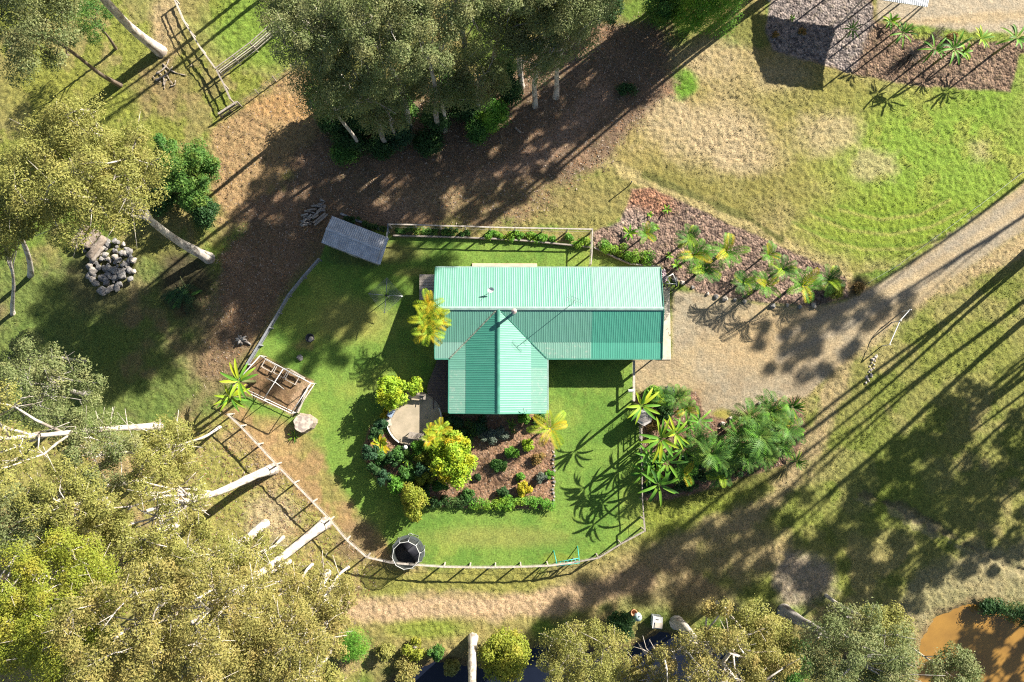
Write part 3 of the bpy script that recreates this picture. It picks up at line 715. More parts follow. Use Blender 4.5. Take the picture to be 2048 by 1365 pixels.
sheet('verandah_roof', RF_LICHEN, ysw, yk, [D1+.003, D2], lambda u, d, z: (xw+d, u, prof(d)+z-.012)); sheet('verandah_roof', RF, yk+.003, yr-D1, [D1+.003, D2], lambda u, d, z: (xw+d, u, prof(d)+z-.012))
sheet('verandah_roof', RF_LICHEN, ysw, yk-.2, [D1+.003, D2], lambda u, d, z: (xw-d, u, prof(d)+z-.012)); sheet('verandah_roof', RF, yk-.197, yr-D1, [D1+.003, D2], lambda u, d, z: (xw-d, u, prof(d)+z-.012))
def strip(name, mat, a, b, w, h): MB().beam(a, b, w, h).build(name, mat, house)
# ridge caps are low folded strips
def cap(a, b, w, drop, name='ridge_cap', mat=TRIM_P):
    a, b = Vector(a), Vector(b); s = (b-a).cross(Vector((0, 0, 1))).normalized()*w
    mb = MB(); dz = Vector((0, 0, -drop)); mb.add([a+s+dz, a, a-s+dz, b+s+dz, b, b-s+dz], [(0, 1, 4, 3), (1, 2, 5, 4)]); mb.build(name, mat, house)
cap((xl-.03, yr, ZR+.075), (xr2+.03, yr, ZR+.075), .17, .055); cap((xw, ysw-.03, ZR+.07), (xw, yr-.12, ZR+.07), .15, .05, mat=TRIM)
# valleys with lichen-stained flashing
VAL = solid('valley_flashing', (.30, .34, .26), (.10, .13, .10), 6.0, .7, lo=.45, hi=.55)
for sg in (-1, 1):
    pts = [Vector((xw+sg*d, yr-d, prof(d)+.05)) for d in (.25, D1, D2)]
    for a, b in zip(pts[:-1], pts[1:]): MB().beam(a, b, .13 if sg < 0 else .07, .02).build('valley', VAL if sg < 0 else TRIM, house)
ze = prof(D2)
def gutter(a, b, mat=TRIM):
    MB().beam(a, b, .12, .11).build('gutter', mat, house)
gutter((xl, yr-D2-.05, ze-.05), (xw-D2-.06, yr-D2-.05, ze-.05)); gutter((xw+D2+.06, yr-D2-.05, ze-.05), (xr, yr-D2-.05, ze-.05))
gutter((xw-D2-.06, ysw, ze-.05), (xw-D2-.06, yr-D2-.11, ze-.05)); gutter((xw+D2+.06, ysw, ze-.05), (xw+D2+.06, yr-D2-.11, ze-.05), TRIM_P)
gutter((xl, yn+.05, ZN-.05), (xr, yn+.05, ZN-.05), TRIM_P)
def barge(pts):
    mb = MB()
    for a, b in zip(pts[:-1], pts[1:]): mb.beam(a, b, .05, .18)
    mb.build('barge_board', TRIM, house)
barge([(xl-.03, yn, ZN), (xl-.03, yr, ZR), (xl-.03, yr-D1, prof(D1)), (xl-.03, yr-D2, ze)])
barge([(xr+.03, yn, ZN), (xr2+.03, yr, ZR), (xr+.03, yr-D1, prof(D1)), (xr+.03, yr-D2, ze)])
barge([(xw-D2, ysw-.03, ze), (xw-D1, ysw-.03, prof(D1)), (xw, ysw-.03, ZR), (xw+D1, ysw-.03, prof(D1)), (xw+D2, ysw-.03, ze)])
# walls under the eaves, with gables
def gable(x, y0, y1, z0, zz): return [(x, y0, -.2), (x, y1, -.2), (x, y1, z0), (x, (yr), zz), (x, y0, z0)]
mb = MB(); wy0, wy1, wx0, wx1 = yr-D1-.1, yn-.55, xl+.35, xr-.45
zs0 = prof(D1)-.12; zn0 = ZR-(ZR-ZN)*(wy1-yr)/dn-.1
mb.add([(wx0, wy0, -.2), (wx1, wy0, -.2), (wx1, wy1, -.2), (wx0, wy1, -.2), (wx0, wy0, zs0), (wx1, wy0, zs0), (wx1, wy1, zn0), (wx0, wy1, zn0), (wx0, yr, ZR-.12), (wx1, yr, ZR-.12)],
       [(0, 1, 5, 4), (2, 3, 7, 6), (1, 2, 6, 9, 5), (3, 0, 4, 8, 7)])
mb.build('wall', WALL, house)
mb = MB(); ax, bx, ay, by = xw-D1-.1, xw+D1+.1, ysw+.45, wy0-.002; zg = zs0-.03
mb.add([(ax, ay, -.2), (bx, ay, -.2), (bx, by, -.2), (ax, by, -.2), (ax, ay, zg), (bx, ay, zg), (bx, by, zg), (ax, by, zg), (xw, ay, ZR-.14)], [(0, 1, 5, 8, 4), (1, 2, 6, 5), (3, 0, 4, 7)])
mb.build('wall', WALL, house)
def window(c, w, h, ax_):
    fr = MB().box(c, (w+.12, .09, h+.12) if ax_ == 'y' else (.09, w+.12, h+.12)).build('window', WHITE, house)
    MB().box(c, (w, .11, h) if ax_ == 'y' else (.11, w, h)).build('pane', GLASS, fr, off=None).location = (0, 0, 0)
for x in (-4.6, 3.2, 7.0): window((x, wy1+.02, 1.45), 1.5, 1.1, 'y')
for x in (6.5, 9.3): window((x, wy0-.02, 1.4), 1.6, 1.1, 'y')
for y in (ay+1.2, ay+3.6): window((bx+.02, y, 1.35), 1.4, 1.1, 'x'); window((ax-.02, y, 1.35), 1.4, 1.4, 'x')
for y in (yr+1.7, yr-1.5):
    MB().box((wx1+.03, y, 1.0), (.06, 2.5, 2.1)).build('garage_door', TRIM_P, house)
mb = MB()
for x in np.linspace(xw+D2+1.5, xr-.3, 4): MB().box((x, yr-D2+.1, ze/2-.1), (.1, .1, ze)).build('verandah_post', WHITE, house)
for y in np.linspace(ysw+.2, yr-D2-.5, 3):
    for sg in (-1, 1): MB().box((xw+sg*(D2-.12), y, ze/2-.1), (.1, .1, ze)).build('verandah_post', WHITE, house)
# flue
zf = prof(.35); fx_, fy_ = W(1028, 624, ZR+.6).x, W(1028, 624, ZR+.6).y
FL = solid('flue_metal', (.62, .52, .47), (.5, .36, .3), 6.0, .4, .3)
fl = MB().lathe((fx_, fy_, ZR-.5), [(.13, 0), (.13, 1.55)], 14).build('flue', FL, house, True)
MB().lathe((fx_, fy_, ZR+1.05), [(.05, 0), (.26, .03), (.26, .08), (.05, .2)], 14).build('flue_cap', FL, fl)
MB().lathe((fx_, fy_, ZR-.32), [(.3, 0), (.15, .22)], 14).build('flue_flashing', STEEL, fl)
# tall aerial
mx, my = W(1146, 605, 5.4).x, W(1146, 605, 5.4).y; zt = 6.7
an = MB().tube([(mx, my, ZR-.35), (mx, my, zt)], .028, 6).build('aerial_mast', STEEL, house)
mb = MB(); bd = Vector((.93, -.36, 0)); pd = Vector((.36, .93, 0)); c0 = Vector((mx, my, zt))
mb.tube([c0-bd*.75, c0+bd*.75], .016, 5)
for k in range(9):
    q = c0+bd*(-.7+.175*k); l = .42-.02*k; mb.tube([q-pd*l, q+pd*l], .009, 4)
mb.build('aerial', STEEL, an)
mb = MB(); c1 = c0-Vector((0, 0, .9)); mb.tube([c1-pd*.45, c1+pd*.45], .012, 4)
for k in (-1, 0, 1): mb.tube([c1+pd*.4*k-bd*.3, c1+pd*.4*k+bd*.3], .01, 4)
mb.build('aerial', STEEL, an)
# small satellite dish on the north slope
dx, dy = W(983, 581, 3.6).x, W(983, 581, 3.6).y; zd = ZR-(ZR-ZN)*(dy-yr)/dn
dm = MB().tube([(dx, dy, zd), (dx, dy, zd+.45), (dx-.08, dy+.03, zd+.62)], .025, 6).build('dish_mount', STEEL, house)
mb = MB(); Mr = Matrix.Rotation(R(35), 3, Vector((1, .4, 0))); rings = []
for r_ in (0, .12, .22, .32):
    for k in range(14):
        a = 2*math.pi*k/14; v = Mr @ Vector((r_*math.cos(a), r_*.9*math.sin(a), r_*r_*.9)); mb.v.append(tuple(v+Vector((dx-.08, dy+.03, zd+.66))))
for i in range(3):
    for k in range(14): mb.f.append((i*14+k, i*14+(k+1) % 14, (i+1)*14+(k+1) % 14, (i+1)*14+k))
mb.build('dish', WHITE, dm, True)
MB().tube([(dx-.08, dy-.15, zd+.55), (dx-.3, dy-.42, zd+.95)], .014, 5).build('dish_arm', STEEL, dm)
# box aerial brackets near the west valley and on the east barge
MB().tube([W(1039+10, 826, 3.1), W(1046, 817, 3.35), W(1054, 823, 3.2)], .03, 6).build('vent_pipe', STEEL, house, True)

# timber landing on the west side, concrete strip on the north, apron on the east
ld = empty('timber_landing', G(853, 568), 'small slatted pale timber landing against the west end of the house', 'landing')
p0, p1 = W(839, 549, .45), W(872, 600, .45)
for k in range(9):
    y = p0.y+(p1.y-p0.y)*(k+.5)/9; MB().box(((p0.x+p1.x)/2, y, .43), (p1.x-p0.x, abs(p1.y-p0.y)/9-.03, .05)).build('board', TIMB_P, ld)
MB().box(((p0.x+p1.x)/2-.7, (p0.y+p1.y)/2, .18), (.1, abs(p1.y-p0.y)-.05, .42)).build('bearer', TIMB, ld); MB().box(((p0.x+p1.x)/2+.5, (p0.y+p1.y)/2, .18), (.1, abs(p1.y-p0.y)-.05, .42)).build('bearer', TIMB, ld)
def slab(name, x0, y0, x1, y1, z, mat, label, cat):
    a, b = W(x0, y0, z), W(x1, y1, z); mb = MB(); c = (a+b)/2
    w_, h_ = abs(b.x-a.x), abs(b.y-a.y); bm = bmesh.new(); bmesh.ops.create_cube(bm, size=1)
    for v in bm.verts: v.co = Vector((v.co.x*w_, v.co.y*h_, v.co.z*(z+.25)))
    bmesh.ops.bevel(bm, geom=[e for e in bm.edges], offset=.02, segments=1, affect='EDGES')
    me = bpy.data.meshes.new(name); bm.to_mesh(me); bm.free(); me.materials.append(mat)
    o = link_mesh(name, me, None, (c.x, c.y, (z-.25)/2)); return tag(o, kind='structure')
PINK = solid('concrete_pink', (.66, .50, .38), (.56, .42, .32), 2.0, .9)
slab('concrete_path', 944, 527, 1074, 545, .10, PINK, '', ''); slab('concrete_apron', 1311, 575, 1342, 720, .09, CONC, '', '')

# dark timber deck on the west side of the wing
dk = empty('deck', G(876, 775), 'dark stained timber deck in the shade west of the wing', 'deck')
left = [(874, 720), (869, 735), (862, 752), (857, 765), (853, 780), (856, 790), (868, 797), (877, 808), (883, 822), (884, 828)]
xE = xw-D2+.35; za = .5
yt = W(0, 719, za).y; yb = W(0, 828, za).y; nb = int((yt-yb)/.15); px_, py_ = zip(*[(W(a, b, za).x, W(a, b, za).y) for a, b in left])
for k in range(nb):
    y = yt-(k+.5)*.15; xL = float(np.interp(-y, [-q for q in py_], px_)); MB().box(((xL+xE)/2, y, za-.02), (xE-xL, .135, .04)).build('board', TIMB_D, dk)
for f in (.25, .6, .9): MB().box(((xE)*f+(px_[4])*(1-f), (yt+yb)/2-.3, .2), (.1, abs(yt-yb)-1.4, .45)).build('bearer', TIMB_D, dk)

# round raised patio with curved pipe rails
pc = W(829, 838, .35); pr = 2.62
pt = empty('round_patio', (pc.x, pc.y, 0), 'round raised concrete patio with curved white pipe rails', 'patio')
mb = MB(); mb.lathe((pc.x, pc.y, -.2), [(pr, 0), (pr, .5), (pr-.04, .54), (.02, .545)], 56); mb.build('paving', CONC2, pt)
mb = MB(); mb.lathe((pc.x, pc.y, -.2), [(pr+.12, 0), (pr+.12, .56), (pr+.002, .56), (pr+.002, 0)], 56); mb.build('kerb_ring', CONC2, pt)
def arc_rail(a0, a1, zt_):
    n = 14; P_ = [Vector((pc.x+(pr+.06)*math.cos(a0+(a1-a0)*i/n), pc.y+(pr+.06)*math.sin(a0+(a1-a0)*i/n), 0)) for i in range(n+1)]
    rl = MB().tube([q+Vector((0, 0, zt_)) for q in P_], .055, 6).build('rail', WHITE, pt, True)
    MB().tube([q+Vector((0, 0, zt_*.55+.15)) for q in P_], .025, 6).build('rail', WHITE, pt, True)
    for i in range(0, n+1, 4): MB().tube([P_[i]+Vector((0, 0, .2)), P_[i]+Vector((0, 0, zt_))], .028, 6).build('post', WHITE, pt)
arc_rail(R(-28), R(24), 1.0); arc_rail(R(186), R(238), 1.0)
def bench(label, px, rz, L, w, mat, back=True):
    b = W(px[0], px[1], .8); T = empty('garden_bench', (0, 0, 0), label, 'bench'); z0 = .35
    for k in range(4): MB().box((0, -w/2+w*(k+.5)/4, z0+.45), (L, w/4-.015, .04)).build('seat_slat', mat, T)
    for sx in (-1, 1):
        for sy in (-1, 1): MB().box((sx*(L/2-.1), sy*(w/2-.06), z0+.215), (.07, .07, .43)).build('leg', mat, T)
    if back:
        for k in range(3): MB().box((0, w/2+.04+.02*k, z0+.60+.12*k), (L, .03, .10)).build('back_slat', mat, T)
        for sx in (-1, 1): MB().box((sx*(L/2-.05), 0, z0+.66), (.06, w, .04)).build('armrest', mat, T)
    T.location = (b.x, b.y, 0); T.rotation_euler = (0, 0, rz); return T
bench('weathered timber bench with its back to the shrubs, south edge of the round patio', (832, 871), R(172), 1.45, .52, TIMB)
bench('slatted grey bench below the lime shrub, north edge of the round patio', (836, 794), R(-6), 1.5, .42, TIMB)
def bbq(label, px, mat, rz, h, w):
    q = W(px[0], px[1], h*.8); T = empty('barbecue', (0, 0, 0), label, 'barbecue')
    MB().box((0, 0, h*.55), (w, .5, h*.35)).build('cabinet', mat, T)
    for sx in (-1, 1):
        for sy in (-1, 1): MB().box((sx*(w/2-.05), sy*.2, h*.19), (.05, .05, h*.38)).build('leg', DARK, T)
    mb = MB(); n = 8
    for i in range(n+1):
        a = math.pi*i/n
        for x in (-w/2, w/2): mb.v.append((x, -.27*math.cos(a), h*.73+.26*math.sin(a)))
    for i in range(n): mb.f.append((2*i, 2*i+1, 2*i+3, 2*i+2))
    mb.f += [tuple(range(0, 2*n+2, 2)), tuple(range(1, 2*n+3, 2))[::-1]]; ld_ = mb.build('lid', mat, T)
    MB().tube([(-w*.3, -.3, h*.8), (w*.3, -.3, h*.8)], .015, 5).build('handle', DARK, ld_)
    MB().box((w/2+.16, 0, h*.72), (.3, .42, .03)).build('side_shelf', mat, T)
    T.location = (q.x, q.y, .34); T.rotation_euler = (0, 0, rz)
BLUEG = solid('blue_grey_paint', (.42, .52, .66), None, 3.0, .35, .3)
bbq('blue-grey hooded barbecue at the west edge of the round patio', (783, 826), BLUEG, R(62), 1.0, .8)
# pale table by it
q = W(777, 845, .9); tb = empty('side_table', (q.x, q.y, .3), 'low pale grey table just south of the blue-grey barbecue', 'table')
MB().box((q.x, q.y, .92), (.55, .7, .05), R(8)).build('table_top', CONC, tb)
for sx in (-1, 1):
    for sy in (-1, 1): MB().box((q.x+sx*.2, q.y+sy*.27, .6), (.05, .05, .6)).build('leg', STEEL, tb)
# globe lamp in the shrubs
q = W(811, 895, 1.7); lp = empty('garden_lamp', (q.x, q.y, 0), 'white globe lamp on a post among the shrubs below the patio', 'lamp')
MB().tube([(q.x, q.y, -.1), (q.x, q.y, 1.6)], .04, 6).build('post', DARK, lp)
mb = MB(); mb.lathe((q.x, q.y, 1.6), [(.05+.16*math.sin(math.pi*i/8), .34*i/8) for i in range(9)], 12); mb.build('globe', WHITE, lp, True)
# ------------------------------------------------------------------ fences
def fence(label, pts, h, rails=(1.0, .55), pw=.12, rw=.05, rh=.12, mat=TIMB, name='fence', wire=False, pmat=None, caps=.0, gname='fence', face=None):
    """pts: pixels of the fence line as seen at its top; a post at each point"""
    P_ = [W(x, y, h) for x, y in pts]; base = Vector((P_[0].x, P_[0].y, 0)); T = empty(name, base, label, gname)
    first = None
    for i, p in enumerate(P_):
        z0 = gz(p.x, p.y)-.15
        if first is None:
            first = MB().box((p.x, p.y, (h+.06+z0)/2), (pw, pw, h+.06-z0)).build('post', pmat or mat, T)
            f0 = p.copy()
        else:
            c = first.copy(); col.objects.link(c); c.parent = T; c.location = (p.x-f0.x, p.y-f0.y, 0)
    for f in rails:
        mb = MB()
        for a, b in zip(P_[:-1], P_[1:]):
            d = (b-a).normalized(); s = d.cross(Vector((0, 0, 1)))*(pw/2+rw/2-.01); za = h*f-rh/2
            mb.beam(Vector((a.x, a.y, za))+s, Vector((b.x, b.y, za))+s, rw if not wire else .016, rh if not wire else .016)
        mb.build('wire' if wire else 'rail', STEEL if wire else mat, T)
    if caps:
        mb = MB()
        for a, b in zip(P_[:-1], P_[1:]): mb.beam(Vector((a.x, a.y, h+.03)), Vector((b.x, b.y, h+.03)), caps, .045)
        mb.build('top_rail', mat, T)
    return T
TIMB_L = solid('timber_bleached', (.56, .50, .43), (.40, .34, .28), 5.0, .85, bump=.3)
TIMB_S = solid('timber_blue_grey', (.30, .31, .33), (.20, .20, .21), 5.0, .85, bump=.3)
fence('bleached post and rail fence running diagonally down the south-west side of the lawn', [(455, 829), (480, 852), (515, 889), (552, 929), (588, 966), (625, 1004), (660, 1040), (693, 1080), (734, 1115)], 1.62, (.55,), rw=.016, rh=.02, mat=TIMB_L, caps=.16)
fence('bleached post and rail fence curving along the south end of the lawn behind the trampoline', [(734, 1115), (783, 1126), (831, 1130), (888, 1134), (940, 1135), (991, 1135), (1042, 1134), (1096, 1132), (1150, 1125)], 1.62, (.55,), rw=.016, rh=.02, mat=TIMB_L, caps=.16)
fence('grey rail fence bending up the south-east corner of the lawn beside the teal frame', [(1150, 1125), (1197, 1116), (1242, 1088), (1290, 1062), (1288, 1040)], 1.62, (.55,), rw=.016, rh=.02, mat=TIMB, caps=.14)
fence('thin grey fence along the east side of the lawn, in front of the palms', [(1288, 1040), (1285, 1000), (1284, 950), (1283, 900), (1283, 855)], 1.4, (.6,), pw=.1, rw=.016, rh=.02, mat=TIMB, caps=.09)
fence('grey rail fence slanting down the west side of the lawn from the silver shed', [(637, 518), (606, 553), (576, 590), (556, 625), (538, 655), (517, 690), (493, 729)], 1.2, (.6, .3), mat=TIMB_S, caps=.15)
fence('weathered timber fence along the north edge of the border strip', [(778, 449), (830, 450), (880, 452), (930, 453), (980, 455), (1030, 456), (1085, 457), (1135, 458), (1185, 459)], 1.7, (.5,), rw=.016, rh=.02, mat=TIMB_L, caps=.13)
fence('short timber fence running south from the corner of the border strip to the lawn', [(1185, 459), (1184, 482), (1184, 505), (1182, 528)], 1.6, (.5,), rw=.016, rh=.02, mat=TIMB_L, caps=.12)
fence('short fence beside the silver shed closing the west end of the border strip', [(776, 449), (775, 461), (773, 474)], 1.2, (.6, .3), mat=TIMB_S, caps=.1)
# low sleeper wall between strip and lawn
def sleeper(label, pts, h, w, mat, name='sleeper_wall'):
    P_ = [W(x, y, h) for x, y in pts]; mb = MB()
    for a, b in zip(P_[:-1], P_[1:]): mb.beam((a.x, a.y, h/2-.06), (b.x, b.y, h/2-.06), w, h+.12)
    c = (P_[0].x, P_[0].y, 0); return tag(mb.build(name, mat, None, off=c), label, 'wall')
sleeper('low dark timber sleeper wall holding the border strip above the lawn', [(786, 471), (860, 473), (930, 475), (1000, 478), (1060, 482), (1120, 488), (1182, 494)], .32, .14, TIMB)
sleeper('low sleeper edge holding the hedge of bright leaves east of the fence corner', [(1188, 495), (1210, 505), (1235, 517), (1262, 528), (1322, 533)], .3, .12, TIMB)
sleeper('low log edge along the shed side of the litter, north-east of the silver shed', [(681, 427), (710, 440), (745, 452), (768, 462)], .3, .2, TIMB_S, 'log_edge')
# pinkish timber wall by the turning area
fence('pinkish plank topped fence between the lawn and the gravel turning area', [(1268, 722), (1268, 748), (1268, 775), (1268, 802)], 1.0, (.6,), rw=.016, rh=.02, mat=TIMB_P, caps=.22)
fence('thin fence running south from the hexagonal hut towards the palms', [(1284, 852), (1284, 866), (1284, 880)], 1.1, (.6, .3), pw=.09, mat=TIMB, caps=.08)
# paddock fences, north-west
fence('timber yard fence with three rails running north-east from the gum trunks', [(431, 137), (465, 112), (500, 86), (535, 55), (570, 27), (605, 0)], 1.4, (.85, .55, .28), mat=TIMB, caps=.1)
fence('second timber rail fence running close beside the three railed yard fence', [(438, 143), (472, 118), (507, 92), (542, 61), (578, 33)], 1.2, (.85, .45), pw=.1, mat=TIMB_L, caps=.08)
fence('old pale rail fence coming down from the top edge past the big fallen branches', [(347, -5), (366, 40), (380, 62), (400, 95), (431, 137)], 1.2, (.8, .4), mat=TIMB_L, caps=.13)
fence('leaning grey rail fence between the yard fence and the bare brown slope', [(431, 137), (447, 168), (460, 198)], 1.2, (.8, .4), mat=TIMB, caps=.14)
fence('low broken rail fence on the brown slope, lying in tree shadow', [(437, 228), (455, 216), (474, 204)], .9, (.8, .4), mat=TIMB, caps=.2)
fence('wire fence on thin posts running north-east across the brown slope', [(476, 205), (510, 180), (545, 153), (580, 130), (600, 115)], 1.1, (.95, .6, .3), pw=.07, mat=TIMB, wire=True)
fence('wire fence on thin posts along the north edge of the drive', [(2048, 345), (1960, 412), (1880, 470), (1800, 530), (1740, 565)], .5, (.9,), pw=.05, mat=TIMB, wire=True)
# rail frame lying on its shadow in the east paddock
T = fence('white and grey pipe gate frame standing beside the drive in the east paddock', [(1822, 620), (1802, 642), (1781, 690)], 1.5, (.98,), pw=.08, rw=.07, rh=.07, mat=WHITE, name='pipe_gate', gname='gate')
q = G(1748, 735); mb = MB(); rng = random.Random(4)
# ------------------------------------------------------------------ rocks
rock_meshes = []
ROCK = solid('rock_grey', (.34, .32, .30), (.13, .12, .115), 2.6, .95, bump=.9); ROCK_P = solid('rock_pale', (.52, .46, .39), (.36, .30, .25), 4.0, .9, bump=.4)
for k in range(6):
    bm = bmesh.new(); bmesh.ops.create_icosphere(bm, subdivisions=3, radius=1)
    for v in bm.verts:
        n = v.co.normalized(); f = 1+.30*mnoise.noise(n*1.3+Vector((k*7.1, 0, 0)))+.12*mnoise.noise(n*3.1+Vector((k*3.7, 5, 0)))
        for ax_ in (Vector((.8, .2, .5)), Vector((-.5, .7, .4)), Vector((.1, -.8, .6)), Vector((0, .1, 1))):
            ax_ = (Matrix.Rotation(k*1.1, 3, 'Z') @ ax_).normalized(); e = n.dot(ax_)*f
            if e > .62: f *= .62/e*.85+.15
        v.co = n*f; v.co.z *= .72
    me = bpy.data.meshes.new('rock'); bm.to_mesh(me); bm.free(); me.materials.append(ROCK if k < 4 else ROCK_P); rock_meshes.append(me)
def rock(label, px, r, seed, z=0.0, name='rock', cat='rock', group=None, pale=False, sq=(1, 1, 1)):
    rg = random.Random(seed); me = rock_meshes[4+seed % 2] if pale else rock_meshes[seed % 4]
    q = W(px[0], px[1], z+r*.4); o = bpy.data.objects.new(name, me); col.objects.link(o)
    o.location = (q.x, q.y, gz(q.x, q.y)+z+r*.42); o.rotation_euler = (rg.uniform(-.3, .3), rg.uniform(-.3, .3), rg.uniform(0, 6.28)); o.scale = (r*sq[0], r*sq[1], r*sq[2])
    return tag(o, label, cat, group)
rg = random.Random(11)
big = [(185, 541, .62), (205, 556, .5), (216, 549, .45), (228, 541, .5), (244, 552, .55), (256, 505, .55), (266, 520, .5), (252, 528, .42), (236, 520, .5), (203, 582, .6), (221, 576, .5), (212, 565, .42), (176, 552, .45), (190, 566, .45), (231, 556, .5), (260, 558, .42), (238, 569, .48), (248, 540, .4), (196, 535, .45), (215, 535, .5), (168, 500, .35), (258, 541, .4)]
big_lab = {0: 'broad pale-topped boulder on the west side of the rock heap', 5: 'dark hollow boulder at the north-east corner of the rock heap', 9: 'round blue-grey boulder at the southern tip of the rock heap', 4: 'large flat boulder at the south-east side of the rock heap', 15: 'outermost boulder on the east flank of the rock heap', 20: 'lone rock beside the log ends, north-west of the rock heap'}
for i, (x, y, r) in enumerate(big):
    rock(big_lab.get(i, 'one of the grey boulders packed in the middle of the heap beside the logs'), (x, y), r*.82, i, .0 if i % 3 else .25, 'boulder', 'boulder', None if i in big_lab else 'boulders packed in the heap', i in (0, 6, 10), (1, .8+.3*(i % 2), .9))
for i in range(80):
    a = rg.uniform(0, 6.28); d = rg.random()**.5; x = 219+d*46*math.cos(a)+rg.uniform(-4, 4); y = 530+d*52*math.sin(a)
    rock('one of the small broken stones filling the rock heap beside the logs', (x, y), rg.uniform(.15, .34), i+50, rg.uniform(0, .35), 'stone', 'stone', 'small stones in the rock heap', i % 3 == 0)
rock('small grey stone lying on the lawn just east of the pipe frame', (600, 716), .34, 3, name='stone', cat='stone')
for i in range(15):
    y = 905+i*7.4; rock('one of the pale edging stones along the east side of the mulch bed', (1107+1.5*math.sin(i*1.7), y), .11+.025*(i % 3), 80+i, 0, 'edging_stone', 'stone', 'edging stones of the mulch bed', i % 3 == 0)
for i, (x, y) in enumerate([(1415, 588), (1432, 594), (1450, 597), (1470, 600), (1490, 603), (1545, 612), (1575, 610), (1600, 614), (1628, 610), (1385, 575), (1365, 566), (1350, 560)]):
    rock('one of the pale rocks edging the stony bed along the drive', (x, y), .2+.06*(i % 3), 120+i, 0, 'edging_rock', 'rock', 'rocks edging the stony bed', i % 2 == 0)
for i, (x, y) in enumerate([(1446, 848), (1462, 838), (1520, 808), (1535, 803), (1550, 800)]):
    rock('one of the pale rocks where the palm bed meets the turning area', (x, y), .28-.02*i, 150+i, 0, 'edging_rock', 'rock', 'rocks edging the palm bed', True)
for i in range(16):
    x = 1722+i*1.2+rg.uniform(-9, 9); y = 742-i*3+rg.uniform(-4, 14)
    rock('one of the pale stones strewn below the pipe gate in the east paddock', (1742+(i-8)*-1.5*.6+rg.uniform(-5, 5), 712+i*3.6), rg.uniform(.1, .2), 170+i, 0, 'stone', 'stone', 'stones strewn below the pipe gate', True)

# ------------------------------------------------------------------ logs, stumps, wood
BARKL = solid('log_bark', (.36, .29, .23), (.20, .155, .12), 5.0, .9, bump=.6)
def log(label, a, b, r, z, mat=BARKL, name='log', group=None, r2=None, bend=0.0):
    A, Bq = W(a[0], a[1], z), W(b[0], b[1], z); A.z = gz(A.x, A.y)+z; Bq.z = gz(Bq.x, Bq.y)+z; mb = MB(); n = 7; s = (Bq-A).cross(Vector((0, 0, 1))).normalized()
    path = [A.lerp(Bq, i/n)+s*bend*math.sin(math.pi*i/n) for i in range(n+1)]; r2 = r2 or r*.85
    mb.tube(path, [r+(r2-r)*i/n+.03*math.sin(i*2.3) for i in range(n+1)], 10)
    return tag(mb.build(name, mat, None, True, off=tuple(A)), label, 'log', group)
log('thick bleached log at the outer north-west edge of the rock heap', (141, 491), (177, 452), .36, .3)
log('slim forked log lying between the two thick logs of the heap', (150, 498), (186, 464), .24, .45, r2=.12)
log('broad flat bark slab log in the middle of the log stack', (170, 494), (196, 462), .5, .35)
log('long flat log nearest to the boulders of the heap', (178, 516), (209, 474), .42, .5)
log('split reddish log end resting on the boulders', (184, 523), (206, 495), .2, .55, DEADW)
log('short dead log lying on the litter track under the gums', (1030, 256), (1042, 266), .11, .1, DEADW)
for i, (a, b, l) in enumerate((((312, 148), (338, 118), 'long bare fallen branch crossing the trunk shadow in the north-west paddock'), ((310, 160), (345, 133), 'crooked fallen branch just below the longest one in the north-west paddock'), ((325, 128), (372, 150), 'fallen branch pointing south-east from the dead branch pile'), ((326, 170), (318, 146), 'short fallen stick at the foot of the dead branch pile'), ((340, 172), (350, 160), 'small reddish bark piece beside the dead branch pile'))):
    log(l, a, b, .1-.01*i, .1, DEADW, 'fallen_branch', r2=.03, bend=.25)
for i, (a, b) in enumerate((((380, 132), (382, 128)), ((305, 152), (322, 165)), ((330, 140), (345, 168)), ((318, 155), (336, 150)), ((333, 158), (328, 178)))):
    log('one of the thin dead sticks scattered on the dead branch pile', a, b, .045, .12, DEADW, 'stick', 'thin sticks of the dead branch pile', .02, .1)
def stump(label, px, r, h, pale=True, lean=0):
    q = W(px[0], px[1], h); T = empty('tree_stump', (q.x, q.y, gz(q.x, q.y)-.1), label, 'stump'); mb = MB(); n = 22; prof_ = [(1.25, 0), (1.08, h*.4), (1.0, h+.1)]
    for rr, z in prof_:
        for k in range(n):
            a = 2*math.pi*k/n; w = r*rr*(1+.09*math.sin(3*a+1)+.05*math.sin(7*a)); mb.v.append((q.x+w*math.cos(a), q.y+w*.86*math.sin(a), T.location.z+z))
    for i in range(2):
        for k in range(n): mb.f.append((i*n+k, i*n+(k+1) % n, (i+1)*n+(k+1) % n, (i+1)*n+k))
    mb.build('bark', BARKL, T)
    top = MB(); z = T.location.z+h+.11
    top.add([(q.x+r*.99*(1+.09*math.sin(3*a+1)+.05*math.sin(7*a))*math.cos(a), q.y+r*.86*.99*(1+.09*math.sin(3*a+1)+.05*math.sin(7*a))*math.sin(a), z) for a in [2*math.pi*k/n for k in range(n)]], [tuple(range(n))])
    m, t, p, out = nodes('cut_wood'); tc = t.nodes.new('ShaderNodeTexCoord'); wv = nnode(t, 'ShaderNodeTexNoise', Scale=2.2, Detail=6.0); t.links.new(tc.outputs['Object'], wv.inputs['Vector'])
    t.links.new(mix(t, ramp(t, wv.outputs[0], .42, .56), (.62, .52, .42), (.33, .27, .23)), p.inputs['Base Color']); p.inputs['Roughness'].default_value = .9
    top.build('cut_face', m, T); return T
stump('big round pale tree stump at the south-west corner of the lawn', (606, 847), .95, .75)
